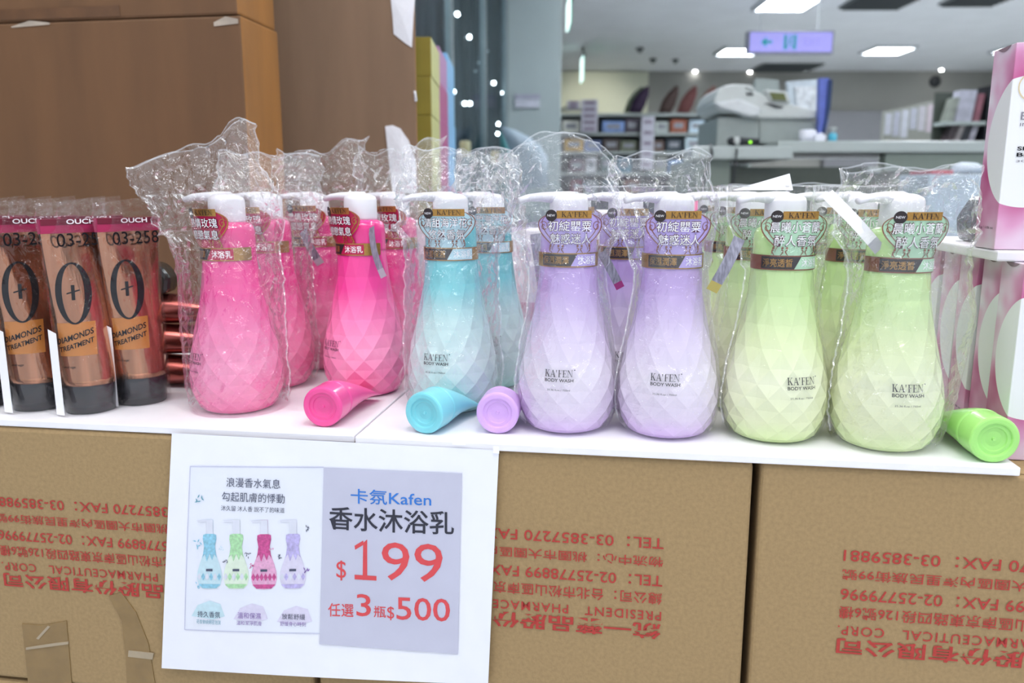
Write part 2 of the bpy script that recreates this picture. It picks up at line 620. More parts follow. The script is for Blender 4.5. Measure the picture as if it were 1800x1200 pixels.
for i, (x, y) in enumerate(((-0.9, -0.5), (-0.25, -0.75), (0.45, -0.55), (1.1, -0.4), (-1.2, 0.75), (0.1, 0.35), (1.4, 0.8), (0.7, 1.5))):
    t = thing('downlight', 'unseen bright ceiling downlight overhead, added for sparkle', 'ceiling light', (x, y, CEIL), 0, 'added downlights above the display')
    MB().lathe([(0.06, -0.001), (0.065, -0.008), (0.05, -0.012)], 20).build('trim_ring', M['light_frame'], t)
    MB().lathe([(0.045, -0.0125), (0.04, -0.02), (0.01, -0.024)], 16).build('bulb', M['sparkle_bulb'], t)
# spot in the ceiling washing the cream stretch of the back wall
wl = bpy.data.lights.new('wall_washer', 'SPOT')
wl.energy = 60
wl.spot_size = 1.1
wl.spot_blend = 1.0
wl.shadow_soft_size = 0.06
wl.color = (1.0, 0.97, 0.86)
wo = bpy.data.objects.new('wall_washer', wl)
COL.objects.link(wo)
wq = aty(1030, 160, 12.9)
wo.location = (wq.x + 0.1, 11.2, 2.68)
wo.rotation_euler = (Vector((0, 1.7, -0.75))).to_track_quat('-Z', 'Y').to_euler()
# ceiling vents
M['vent'] = mat('vent_metal', '#5d6466', 0.5, noise_amt=0.05)
for px, py, sx, sy, lb in ((1546, 2, 0.62, 0.5, 'dark ceiling vent cut by the top edge of the photo'),
                           (1722, -4, 0.55, 0.5, 'dark ceiling vent at the top right corner'),
                           (1382, 117, 0.9, 0.7, 'dark ceiling vent below the hanging lilac sign')):
    x, y = on_ceiling(px, py)
    t = thing('ceiling_vent', lb, 'vent', (x, y, CEIL), 0, 'ceiling vents')
    m_ = MB()
    m_.box(-sx / 2, sx / 2, -sy / 2, sy / 2, -0.02, -0.001)
    m_.build('backing', M['vent'], t)
    m2 = MB()
    for k in range(6):
        yy = -sy / 2 + sy * (k + 0.5) / 6
        m2.box(-sx / 2 + 0.02, sx / 2 - 0.02, yy - 0.012, yy + 0.012, -0.04, -0.02)
    m2.build('slats', mat('vent_slat', '#474d4f', 0.5), t)
M['dark'] = mat('dark_plastic', '#23262b', 0.4)
for px, py, lb in ((1148, 103, 'small grey sprinkler head on the ceiling, left one of two'),
                   (1187, 104, 'small grey sprinkler head on the ceiling, nearer the downlight'),
                   (1125, 84, 'small pale smoke detector on the ceiling by the green sign')):
    x, y = on_ceiling(px, py)
    o = MB().lathe([(0.05, 0), (0.055, -0.02), (0.02, -0.045), (0.03, -0.06)], 16).build('sprinkler_head', M['vent'])
    o.location = (x, y, CEIL)
    tag(o, lb, 'sprinkler')
p = aty(1667, 137, 12.6)
o = MB().lathe([(0.001, -0.10), (0.06, -0.08), (0.085, -0.03), (0.09, 0.0), (0.06, 0.02)], 20).build('camera_dome', M['dark'])
o.location = (p.x, 12.89, p.z)
tag(o, 'dark security camera dome high on the back wall', 'security camera')
o.rotation_euler = (PI / 2, 0, 0)
o.location.y = 12.98

# hanging lilac direction sign
Ys = 8.0
a, b = aty(1319, 57, Ys), aty(1461, 91, Ys)
sg = thing('hanging_sign', 'lit lilac direction sign with a green arrow hanging from the ceiling', 'sign', (0, 0, 0))
MB().box(a.x - 0.02, b.x + 0.02, Ys, Ys + 0.09, b.z - 0.015, a.z + 0.015).build('housing', mat('sign_housing', '#8d90a6', 0.4), sg, bevel=0.004)
MB().box(a.x, b.x, Ys - 0.006, Ys, b.z, a.z).build('lit_face', mat('lilac_sign_face', '#b7b0f2', 0.5, emit='#9a94f0', estr=0.30), sg)
for hx0 in (a.x + 0.1, b.x - 0.13):
    MB().box(hx0, hx0 + 0.008, Ys + 0.04, Ys + 0.048, a.z + 0.015, CEIL - 0.001).build('hanger', M['light_frame'], sg)
m_ = MB()
fs_ = lambda x, z: (x, Ys - 0.008, z)
wz, hx = b.x - a.x, a.z - b.z
cz = (a.z + b.z) / 2
ax = a.x + wz * 0.13
m_.add([fs_(ax, cz), fs_(ax + 0.055, cz + 0.05), fs_(ax + 0.055, cz - 0.05)], [(0, 1, 2)], 0)
m_.add([fs_(ax + 0.055, cz + 0.014), fs_(ax + 0.11, cz + 0.014), fs_(ax + 0.11, cz - 0.014), fs_(ax + 0.055, cz - 0.014)], [(0, 1, 2, 3)], 0)
sgm = [mat('sign_green', '#2aa0b4', 0.5, emit='#2090a8', estr=0.25), mat('sign_faint', '#a49cd6', 0.5, emit='#9088d8', estr=0.2)]
m_.build('arrow', sgm, sg, recalc=False)
m_ = MB()
ex = a.x + wz * 0.41
ring_pts = [(ex, 0), (ex + wz * 0.155, 0)]
for x0, x1 in ((ex, ex + 0.03), (ex + wz * 0.155 - 0.03, ex + wz * 0.155)):
    m_.add([fs_(x0, b.z + 0.02), fs_(x1, b.z + 0.02), fs_(x1, a.z - 0.02), fs_(x0, a.z - 0.02)], [(0, 1, 2, 3)], 0)
cxm = ex + wz * 0.078
disc(m_, fs_, cxm + 0.006, cz + 0.05, 0.014, 0.014, 0)
m_.add([fs_(cxm - 0.012, cz + 0.03), fs_(cxm + 0.016, cz + 0.03), fs_(cxm + 0.01, cz - 0.015), fs_(cxm - 0.01, cz - 0.015)], [(0, 1, 2, 3)], 0)
m_.add([fs_(cxm - 0.01, cz - 0.015), fs_(cxm, cz - 0.015), fs_(cxm - 0.025, cz - 0.06), fs_(cxm - 0.035, cz - 0.06)], [(0, 1, 2, 3)], 0)
m_.add([fs_(cxm, cz - 0.015), fs_(cxm + 0.01, cz - 0.015), fs_(cxm + 0.03, cz - 0.055), fs_(cxm + 0.02, cz - 0.06)], [(0, 1, 2, 3)], 0)
m_.build('pictogram', sgm, sg, recalc=False)
m_ = MB()
put_text(m_, 'EXIT', fs_, a.x + wz * 0.66, a.x + wz * 0.86, cz - 0.035, cz + 0.03, 1)
m_.build('exit_text', sgm, sg, recalc=False)

# green exit plates seen edge-on
M['exit_lit'] = mat('exit_plate_lit', '#e9fff6', 0.4, emit='#d8f6f2', estr=1.5)
M['exit_green'] = mat('exit_plate_green', '#1fbf8f', 0.4, emit='#18b487', estr=0.6)
for px0, py0, px1, py1, Y, lb in ((1000, -6, 1012, 42, 7.0, 'green lit exit plate hanging edge-on at the top of the photo'),
                                  (1024, 98, 1032, 140, 10.8, 'small green lit exit plate hanging edge-on over the cream wall')):
    a, b = aty(px0, py0, Y), aty(px1, py1, Y)
    t = thing('exit_plate', lb, 'sign', (a.x, Y, 0), 0, 'green exit plates')
    MB().box(0, 0.014, -0.02, 0.34, b.z, a.z).build('lit_plate', M['exit_lit'], t)
    MB().box(0.014, 0.02, -0.02, 0.34, b.z, a.z).build('green_face', M['exit_green'], t)
    MB().box(0.0, 0.04, 0.0, 0.32, a.z, a.z + 0.04).box(0.01, 0.03, 0.14, 0.17, a.z + 0.04, CEIL - 0.001).build('hanger', M['vent'], t)

# ------------------------------------------------------------------ glass partition at the left, its reflected lights built as glowing balls behind it
P0, P1 = aty(690, 300, 2.7), aty(889, 300, 5.98)
gd = Vector((P1.x - P0.x, P1.y - P0.y, 0))
GL = gd.length
ga = math.atan2(gd.y, gd.x)
M['glass'] = film_mat('partition_glass', haze=0.0, base=0.03, fres=0.16, rough=0.03, bump=0.02, scale=3, tint=(0.80, 0.88, 0.92, 1))
M['steel'] = mat('brushed_steel', '#9aa3a5', 0.3, metal=0.8, noise_amt=0.1, stretch=(1, 1, 0.1))
gp = bpy.data.objects.new('window_1', None)
COL.objects.link(gp)
gp.location = (P0.x, P0.y, 0)
gp.rotation_euler = (0, 0, ga)
gp['kind'] = 'structure'
MB().box(0, GL, 0.0, 0.008, 0.1, CEIL - 0.06).build('glass_pane', M['glass'], gp)
m_ = MB()
for k in range(4):
    xx = GL * k / 3.0
    m_.box(xx - 0.02, xx + 0.02, -0.012, 0.02, 0, CEIL - 0.001)
m_.box(0, GL, -0.025, 0.035, CEIL - 0.08, CEIL - 0.001)
m_.box(0, GL, -0.025, 0.035, 0.001, 0.1)
m_.build('mullions', mat('dark_steel', '#7b8688', 0.35, metal=0.7), gp)
# space behind the glass: a dark back panel with curtains and small glowing balls in place of reflections
pa, pb = aty(690, 300, 7.4), aty(884, 300, 7.4)
m_ = MB()
xs0, xs1 = -2.6, pb.x
n = 60
pts = [(xs0 + (xs1 - xs0) * k / n, 7.4 + 0.05 * math.sin(k * 1.1) + 0.03 * math.sin(k * 2.7)) for k in range(n + 1)]
m_.prism(pts + [(xs1, 7.6), (xs0, 7.6)], 0.01, CEIL - 0.02, 'z')
tag(m_.build('curtain', mat('slate_curtain', '#26313a', 0.6, noise_amt=0.25, noise_scale=3, stretch=(6, 6, 0.3))), 'slate grey curtain hanging behind the glass partition', 'curtain')
M['glint_dim'] = mat('dim_glint', '#dfe6ea', 0.5, emit='#dfeaf0', estr=0.5)
M['cord'] = mat('ball_cord', '#2c2c2c', 0.5)
glints = [(804, 25, 4.4), (825, 65, 4.9), (868, 146, 5.8), (884, 163, 6.9), (876, 218, 6.3), (797, 161, 4.4), (826, 182, 5.2), (817, 182, 5.1), (841, 110, 5.6), (858, 90, 6.2), (836, 125, 5.0), (875, 235, 6.9)]
where = ['highest', 'second highest', 'right of the steel post', 'beside the grey pillar', 'above the white and teal cushion', 'beside the blue box stack',
         'right one of the touching pair', 'left one of the touching pair', 'dim, in the middle of the glass', 'dim, near the top of the glass', 'dim, below the middle of the glass', 'just above the amber jar']
for (px, py, Y), wh in zip(glints, where):
    p = aty(px, py, Y)
    t = thing('reflection_ball', 'glowing ball in place of a glass reflection, ' + wh, 'reflection', (p.x, p.y, p.z), 0, 'reflection balls behind the glass')
    r = 0.011 if 'dim' not in wh else 0.006
    MB().lathe([(0.001, -r), (r * .7, -r * .7), (r, 0), (r * .7, r * .7), (0.003, r)], 12).build('bulb', M['bulb'] if 'dim' not in wh else M['glint_dim'], t)
    MB().tube([(0, 0, r), (0, 0, CEIL - 0.001 - p.z)], 0.0015, 6).build('cord', M['cord'], t)
for px, py, Y, lb in ((818, 262, 5.4, 'amber glass jar on a stand behind the glass, left of two'), (871, 277, 6.4, 'amber glass jar on a stand behind the glass, nearer the pillar')):
    p = aty(px, py, Y)
    t = thing('amber_jar', lb, 'jar', (p.x, p.y, 0), 0, 'amber jars behind the glass')
    MB().lathe([(0.035, p.z - 0.05), (0.036, p.z + 0.04), (0.028, p.z + 0.052)], 20).build('jar', mat('warm_lit_amber', '#e0c089', 0.4, emit='#e8c890', estr=0.25), t)  # warm lit look put into the jar as a faint glow
    MB().lathe([(0.06, 0.0), (0.06, 0.03), (0.02, 0.05), (0.02, p.z - 0.06), (0.04, p.z - 0.0502)], 20).build('stand', M['steel'], t)

# white / teal pointed cushion by the pillar
Yc = 5.0


def cushion(name, label, outline, Y, thick, mats, cat='cushion', group=None, two=False):
    """plump pointed pad: pixel outline at depth Y, puffed along Y"""
    pts = [aty(x, y, Y) for x, y in outline]
    c = sum(pts, Vector()) / len(pts)
    m_ = MB()
    N = len(pts)
    rings = 5
    for side in (-1, 1):
        vs_ = []
        for k in range(rings + 1):
            f = 1 - k / rings
            for q in pts:
                d = q - c
                vs_.append((c.x + d.x * f, Y + side * thick * math.sqrt(max(0, 1 - f * f)), c.z + d.z * f))
        fs = []
        for k in range(rings):
            for i in range(N):
                j = (i + 1) % N
                fs.append((k * N + i, k * N + j, (k + 1) * N + j, (k + 1) * N + i))
        m_.add(vs_, fs, 0, True)
    o = m_.build(name, mats)
    return tag(o, label, cat, group)


cushion('cushion', 'white pointed cushion leaning by the grey pillar', [(880, 222), (905, 228), (930, 240), (950, 256), (962, 275), (964, 330), (900, 330), (895, 262), (886, 240)], Yc, 0.10, mat('white_cloth', '#93a2ad', 0.8))
cushion('cushion', 'teal cushion tucked under the white one by the pillar', [(879, 226), (886, 242), (897, 264), (905, 300), (905, 335), (880, 335)], Yc + 0.20, 0.06, mat('teal_cloth', '#2f6d70', 0.8))
p, q = aty(905, 166, 5.99), aty(949, 189, 5.99)
t = thing('wall_plate', 'faint grey notice plate fixed to the pillar', 'notice', (0, 0, 0))
MB().box(p.x, q.x, 5.985, 5.9995, q.z, p.z).build('plate', mat('grey_notice', '#a9abb6', 0.6, noise_amt=0.1), t)
MB().box(p.x, q.x, 5.98, 5.985, p.z - 0.03, p.z).build('header', mat('grey_notice_head', '#8c8d9b', 0.6), t)
p, q = aty(885, 160, 5.99), aty(890, 250, 5.99)

# ------------------------------------------------------------------ back shelf unit
YS = 10.0
sa, sb = aty(985, 200, YS), aty(1270, 330, YS)
M['shelf'] = mat('shelf_paint', '#a9b3b0', 0.5, noise_amt=0.03)
sh = thing('shelf_unit', 'long pale grey shelf unit full of boxes at the back of the shop', 'shelf', (0, 0, 0))
ztops = [aty(1100, y, YS).z for y in (199, 233, 266, 303, 340)]
SX0, SX1 = sa.x, sb.x + 0.3
for z in ztops:
    MB().box(SX0, SX1, YS, YS + 0.4, z - 0.03, z).build('shelf_board', M['shelf'], sh)
for x in (SX0 - 0.03, SX1):
    MB().box(x, x + 0.03, YS, YS + 0.4, 0, ztops[0]).build('side_panel', M['shelf'], sh)
MB().box(SX0, SX1, YS + 0.39, YS + 0.4, 0, ztops[0]).build('back_panel', mat('shelf_back', '#5b6262', 0.6), sh)
MB().box(SX0, SX1, YS + 0.02, YS + 0.38, 0.0, 0.1).build('plinth', M['shelf'], sh)
rows = [
    [(988, 1018, '#e9efe0', 'white'), (1058, 1096, '#7f9cd0', 'blue'), (1098, 1122, '#4b4250', 'dark'), (1150, 1173, '#b9c2bd', 'grey'), (1177, 1205, '#a0583c', 'rust red'), (1210, 1236, '#c6dcec', 'pale blue'), (1243, 1262, '#79b8cc', 'teal')],
    [(992, 1025, '#c79d24', 'yellow'), (1027, 1056, '#7486b4', 'blue'), (1060, 1088, '#4c4340', 'dark brown'), (1090, 1120, '#6e7560', 'olive'), (1148, 1166, '#6b5348', 'brown'), (1170, 1198, '#2b3a44', 'navy'), (1204, 1232, '#c9dde4', 'white and blue'), (1236, 1250, '#6b2c3c', 'maroon')],
    [(1000, 1028, '#6a4e5a', 'mauve'), (1030, 1048, '#cfd2d6', 'white'), (1056, 1082, '#5c7470', 'grey green'), (1086, 1110, '#4e7f96', 'steel blue'), (1112, 1124, '#57636a', 'grey'), (1150, 1172, '#8a8f88', 'grey'), (1176, 1205, '#5b8cc0', 'blue'), (1210, 1225, '#dfe5e6', 'white')],
    [(1004, 1024, '#7c2f3a', 'dark red'), (1030, 1050, '#9aa3a8', 'grey'), (1060, 1080, '#3f5b66', 'slate'), (1100, 1125, '#7f5a50', 'brown'), (1204, 1222, '#a83036', 'red'), (1190, 1202, '#3b93a8', 'cyan')],
]
rown = ['top', 'second', 'third', 'bottom']
orden = ['first', 'second', 'third', 'fourth', 'fifth', 'sixth', 'seventh', 'eighth']
for ri, rw in enumerate(rows):
    zb = ztops[ri + 1]
    room = ztops[ri] - 0.03 - zb
    for k, (x0, x1, c, cn) in enumerate(sorted(rw)):
        a, b = aty(x0, 300, YS), aty(x1, 300, YS)
        h = room * random.uniform(0.66, 0.92)
        cm = mat(cn.replace(' ', '_') + '_box_card', c, 0.5, noise_amt=0.25, noise_scale=9)
        m_ = MB()
        m_.box(a.x, b.x, YS + 0.03, YS + 0.25, zb + 0.0002, zb + h)
        o = m_.build('product_box', cm, None, bevel=0.004)
        tag(o, f'{cn} product box, {orden[k]} from the pillar on the {rown[ri]} back shelf', 'box', 'boxes on the back shelf')
        l_ = MB().box(a.x + (b.x - a.x) * 0.2, a.x + (b.x - a.x) * 0.8, YS + 0.0285, YS + 0.03, zb + h * 0.35, zb + h * 0.75)
        l_.build('label_patch', mat('box_label_patch', '#8f9299', 0.5, noise_amt=0.3, noise_scale=40), o)
# posters on the shelf
M['poster'] = mat('poster_paper', '#c9c9d3', 0.6, noise_amt=0.12, noise_scale=60)
M['poster_ink'] = mat('poster_ink', '#8d7d93', 0.6, noise_amt=0.2, noise_scale=40)
for nm, x0, y0, x1, y1, Y, lb in (('notice_card', 997, 177, 1019, 192, 9.97, 'small printed notice card standing above the back shelf by the pillar'),
                                  ('price_poster', 1022, 175, 1050, 232, 9.95, 'tall printed price poster clipped to the back shelf'),
                                  ('price_poster', 1128, 205, 1148, 298, 9.93, 'long narrow printed banner hanging down the middle of the back shelf')):
    a, b = aty(x0, y0, Y), aty(x1, y1, Y)
    t = thing(nm, lb, 'poster', (0, 0, 0))
    MB().box(a.x, b.x, Y, Y + 0.012, b.z, a.z).build('sheet', M['poster'], t)
    nl = 5 if y1 - y0 > 30 else 2
    for k in range(nl):
        zz = a.z - (a.z - b.z) * (k + 0.5) / nl
        MB().box(a.x + 0.03, b.x - 0.03, Y - 0.003, Y, zz - 0.018, zz + 0.018).build('printed_line', M['poster_ink'], t)
    MB().box(a.x + 0.05, a.x + 0.08, Y + 0.012, YS - 0.001, max(b.z, min(a.z - 0.03, ztops[0])) , max(b.z, min(a.z - 0.03, ztops[0])) + 0.03).build('clip', M['steel'], t)
# white bag on the shelf's left end
o = cushion('white_bundle', 'white folded bundle on the left end of the back shelf top', [(986, 192), (988, 188), (1000, 187), (1016, 186), (1022, 189), (1022, 196), (986, 197)], YS + 0.1, 0.1, mat('white_bundle_cloth', '#eef0dc', 0.8), 'bundle')
# pointed dark cushions on top of the shelf
leaf = [(0, 0), (8, -22), (18, -36), (31, -47), (36, -46), (36, -34), (30, -14), (22, 1)]
for dx, c, cn, sc in ((1096, '#75806a', 'grey green', 0.98), (1105, '#2c1438', 'deep purple', 1.0), (1157, '#4a3732', 'dark brown', 1.0), (1189, '#6d3c3a', 'maroon', 1.0), (1222, '#8a625a', 'dusty pink', 1.0)):
    cushion('pointed_cushion', f'{cn} pointed cushion leaning on top of the back shelf', [(dx + x * sc, 198 + y * sc) for x, y in leaf], YS + 0.10 + (0.16 if cn[0] == 'g' else 0), 0.05, mat(cn.replace(' ', '_') + '_cloth', c, 0.6, noise_amt=0.15), 'cushion', 'cushions on the back shelf')

# ------------------------------------------------------------------ service counter
YC = 3.3
M['counter'] = mat('counter_laminate', '#78837b', 0.4, noise_amt=0.03)
M['counter_top'] = mat('counter_top_laminate', '#abb4b2', 0.3, noise_amt=0.02)
M['counter_dark'] = mat('counter_in_shade', '#484f48', 0.5, noise_amt=0.05)  # darker copy of the laminate, the counter front's shade put into colour
ct = thing('service_counter', 'long grey green service counter with a pale top', 'counter', (0, 0, 0))
zt = aty(1500, 248, YC).z
zlo = aty(1500, 270, YC).z
x0c, x1c = aty(1365, 250, YC).x, 3.2
xl = aty(1212, 270, YC).x
MB().box(x0c, x1c, YC - 0.02, YC + 0.62, zt - 0.045, zt).build('counter_top', M['counter_top'], ct, bevel=0.006)
zl = aty(1300, 258, YC).z
MB().prism([(xl, YC - 0.05), (x0c + 0.05, YC - 0.06), (x0c + 0.05, YC + 0.6), (xl + 0.1, YC + 0.6)], zl - 0.05, zl, 'z').build('lower_top', M['counter_top'], ct, bevel=0.006)
xm = aty(1283, 300, YC).x
MB().box(xl + 0.03, xm, YC, YC + 0.55, 0.0, zl - 0.05).build('end_panel', M['counter'], ct)
MB().box(xm, x1c - 0.05, YC + 0.06, YC + 0.55, 0.0, zt - 0.10).build('front_panel', M['counter_dark'], ct)
xd = aty(1555, 300, YC).x
MB().box(xd, x1c - 0.05, YC + 0.0, YC + 0.06, zt - 0.12, zt - 0.046).build('drawer', M['counter'], ct, bevel=0.004)
MB().box(xd + 0.05, x1c - 0.05, YC + 0.03, YC + 0.0598, zt - 0.17, zt - 0.125).build('rail', M['counter'], ct)
pq = aty(1545, 298, YC)
MB().box(pq.x - 0.03, pq.x + 0.03, YC + 0.03, YC + 0.06, pq.z - 0.01, pq.z + 0.012).build('handle', M['counter_top'], ct)

# cash register --------------------------------------------------------------
M['reg'] = mat('register_plastic', '#c3c8c6', 0.45, noise_amt=0.03)
M['reg_grey'] = mat('register_grey', '#9aa3a0', 0.5, noise_amt=0.04)
rg = thing('cash_register', 'pale grey cash register with a small green screen on the counter', 'cash register', (0, 0, 0))
Yr = YC + 0.14


def R(px, py, Y=Yr):
    q = aty(px, py, Y)
    return (q.x, q.z)


def slab(mb, outline, Y, depth, mi=0, zmin=None):
    pts = [R(x, y, Y) for x, y in outline]
    if zmin is not None:
        pts = [(x, max(z, zmin)) for x, z in pts]
    mb.prism(pts, Y, Y + depth, 'y', mi)


m_ = MB()
zl_px = 255
slab(m_, [(1262, 206), (1334, 203), (1334, 272), (1258, 272)], Yr + 0.02, 0.36, 0, zl + 0.0004)
slab(m_, [(1334, 207), (1446, 213), (1446, 272), (1334, 272)], Yr + 0.02, 0.36, 0, zt + 0.0004)
m_.build('cash_drawer', M['reg_grey'], rg, bevel=0.006)
zmin = min(v.co.z for v in rg.children[0].data.vertices)
m_ = MB()
slab(m_, [(1254, 178), (1262, 160), (1274, 150), (1290, 147), (1312, 148), (1330, 160), (1360, 172), (1386, 180), (1410, 188), (1440, 193), (1440, 209), (1336, 209), (1318, 206), (1296, 200), (1268, 198), (1258, 190)], Yr, 0.34)
m_.build('body', M['reg'], rg, bevel=0.012, seg=3)
m_ = MB()
slab(m_, [(1256, 180), (1300, 172), (1338, 188), (1336, 204), (1316, 205), (1294, 198), (1266, 190)], Yr - 0.03, 0.05)
m_.build('printer_cover', mat('register_cover', '#d0d4d6', 0.35), rg, bevel=0.012, seg=3)
m_ = MB()
slab(m_, [(1345, 157), (1384, 160), (1390, 180), (1354, 177)], Yr - 0.012, 0.05)
m_.build('screen_housing', M['reg'], rg, bevel=0.006)
m_ = MB()
slab(m_, [(1353, 162), (1379, 164), (1383, 177), (1359, 176)], Yr - 0.018, 0.008)
m_.build('screen', mat('lcd_green', '#5c6238', 0.2, emit='#5a6030', estr=0.1), rg)
m_ = MB()
slab(m_, [(1344, 181), (1356, 182), (1378, 188), (1372, 190), (1362, 189)], Yr - 0.006, 0.01)
m_.build('keypad', M['dark'], rg)
m_ = MB()
slab(m_, [(1312, 163), (1322, 163), (1325, 167), (1314, 167)], Yr - 0.006, 0.01)
m_.build('release_button', M['dark'], rg)
m_ = MB()
slab(m_, [(1309, 152), (1318, 148), (1328, 156), (1324, 160)], Yr - 0.01, 0.12)
m_.build('paper_slot', M['reg'], rg, bevel=0.004)
# things on and by the register
m_ = MB()
slab(m_, [(1328, 138), (1370, 140), (1370, 182), (1324, 182)], Yr + 0.40, 0.03)
o = m_.build('back_display', M['reg_grey'], rg, bevel=0.004)
a = aty(1340, 182, Yr + 0.41)
t = thing('leaflet_holder', 'clear holder of white leaflets behind the register screen', 'leaflets', (0, 0, 0))
m_ = MB()
Yh = Yr + 0.36
slab(m_, [(1384, 143), (1441, 139), (1441, 196), (1390, 196)], Yh, 0.03)
m_.build('leaflet', mat('leaflet_paper', '#c8d2da', 0.5, noise_amt=0.15, noise_scale=30), t)
m_ = MB()
slab(m_, [(1398, 152), (1438, 152), (1438, 194), (1402, 194)], Yh - 0.02, 0.018)
m_.build('front_leaflet', mat('leaflet_front', '#d9dde2', 0.5, noise_amt=0.25, noise_scale=40), t)
zz = R(1400, 196, Yh)[1]
xx = R(1410, 196, Yh)[0]
MB().box(xx - 0.02, xx + 0.02, Yh + 0.001, Yh + 0.029, zt + 0.0, zz).build('stem', M['steel'], t)
t = thing('folder', 'tall blue folder standing at the right of the register', 'folder', (0, 0, 0))
m_ = MB()
Yfo = YC + 0.10
slab(m_, [(1441, 137), (1458, 137), (1456, 210), (1446, 255), (1438, 255)], Yfo, 0.03, 0, zt + 0.0003)
o = m_.build('blue_cover', mat('blue_folder', '#5f6fc0', 0.4, noise_amt=0.15), t)
m_ = MB()
slab(m_, [(1458, 140), (1464, 140), (1460, 190), (1452, 222), (1447, 255), (1442, 255), (1452, 208)], Yfo - 0.012, 0.0118, 0, zt + 0.0003)
m_.build('navy_spine', mat('navy_folder', '#1d3763', 0.4, noise_amt=0.15), t)
t = thing('barcode_scanner', 'black handheld barcode scanner with a green light on the counter', 'scanner', (0, 0, 0))
Yb = YC + 0.03
s0, s1 = aty(1280, 238, Yb), aty(1334, 238, Yb)
zl0 = zl + 0.019
m_ = MB()
m_.tube([(s0.x, Yb, zl0 + 0.002), (s0.x + 0.012, Yb, zl0 + 0.004), (s0.x + 0.035, Yb, zl0 + 0.004), (s1.x, Yb, zl0 + 0.002)], [0.012, 0.018, 0.018, 0.014], 14)
m_.build('grip', M['dark'], t)
p = aty(1291, 236, Yb)
MB().lathe([(0.012, -0.005), (0.0195, -0.004), (0.0195, 0.018), (0.012, 0.0195)], 16, axis=lambda q: (p.x + q[2], Yb + q[0], zl0 + 0.004 + q[1])).build('head', M['reg'], t)
p = aty(1317, 244, Yb)
MB().lathe([(0.001, 0), (0.005, 0.001), (0.005, 0.004), (0.001, 0.005)], 12, axis=lambda q: (p.x + q[0], Yb - 0.017 - q[2] * 0.6, zl0 + q[1])).build('indicator_light', mat('green_led', '#9dff3a', 0.3, emit='#96f03a', estr=2.0), t)
m_ = MB()
c0 = aty(1300, 250, YC - 0.07)
m_.tube([(c0.x, Yb, zl0 - 0.01), (c0.x - 0.005, YC - 0.03, zl + 0.005), (c0.x - 0.01, YC - 0.075, zl - 0.02), (c0.x - 0.02, YC - 0.08, zl - 0.15), (c0.x - 0.035, YC - 0.06, zl - 0.45), (c0.x - 0.02, YC - 0.04, 0.01)], 0.004, 8)
m_.build('cable', M['dark'], t)
cl_ = MB()
k0 = aty(1252, 262, YC - 0.08)
cl_.tube([(k0.x + 0.03, YC + 0.1, zl + 0.006), (k0.x + 0.005, YC - 0.03, zl + 0.006), (k0.x, YC - 0.085, zl - 0.03), (k0.x - 0.03, YC - 0.09, zl - 0.12), (k0.x - 0.03, YC - 0.08, zl - 0.5), (k0.x - 0.01, YC - 0.07, 0.006)], 0.005, 8)
tag(cl_.build('hanging_cable', M['dark']), 'black cable hanging over the left end of the counter', 'cable')
Yk = YC + 0.06
p = aty(1463, 247, Yk)
t = thing('spray_bottle', 'small pale blue bottle on the counter beside the blue folder', 'bottle', (p.x, Yk, zt))
MB().lathe([(0.014, 0.0002), (0.017, 0.004), (0.017, 0.03), (0.008, 0.038)], 18).build('body', mat('cyan_bottle', '#4fb3cf', 0.2), t)
MB().lathe([(0.009, 0.036), (0.009, 0.05), (0.014, 0.052), (0.014, 0.058)], 16).build('cap', M['reg'], t)
p = aty(1422, 247, Yk)
o = MB().lathe([(0.03, 0.0002), (0.034, 0.02), (0.034, 0.045), (0.026, 0.05), (0.024, 0.03)], 20).build('paper_roll', M['paper'])
o.location = (p.x, Yk + 0.02, zt)
tag(o, 'white paper roll on the counter in front of the register drawer', 'paper roll')
p = aty(1434, 246, Yk)
o = MB().prism([(-0.02, 0), (0.02, 0), (0.026, 0.02), (0.006, 0.034), (-0.014, 0.028)], -0.012, 0.012, 'y').build('crumpled_note', M['paper'], bevel=0.004)
o.location = (p.x, Yk - 0.035, zt + 0.0002)
tag(o, 'small crumpled white note lying beside the blue folder', 'note')
# stacked bags below the counter front, right
Yq = 2.6
for x0, y0, x1, y1, c, lb, nm in ((1633, 306, 1716, 430, '#c3d2e0', 'pale blue shrink-wrapped carton standing before the counter', 'wrapped_carton'),):
    a, b = aty(x0, y0, Yq), aty(x1, y1, Yq)
    t = thing(nm, lb, 'carton', (0, 0, 0))
    MB().box(a.x, b.x + 0.05, Yq, Yq + 0.2, 0, a.z).build('body', mat('pale_blue_wrap', '#9fb0c0', 0.3, noise_amt=0.12, noise_scale=12), t, bevel=0.006)
    c0, c1 = aty(1639, 299, Yq), aty(1678, 306, Yq)
    MB().box(c0.x, c1.x, Yq + 0.005, Yq + 0.15, a.z, c0.z).build('red_lid', mat('red_lid', '#b02548', 0.4), t, bevel=0.003)
a, b = aty(1672, 284, Yq + 0.05), aty(1718, 306, Yq + 0.05)
o = cushion('white_parcel', 'white soft parcel on top of the pale blue carton', [(1674, 305), (1676, 292), (1690, 285), (1712, 286), (1722, 292), (1722, 305)], Yq + 0.09, 0.05, mat('white_wrap', '#c9d6e2', 0.5), 'parcel')

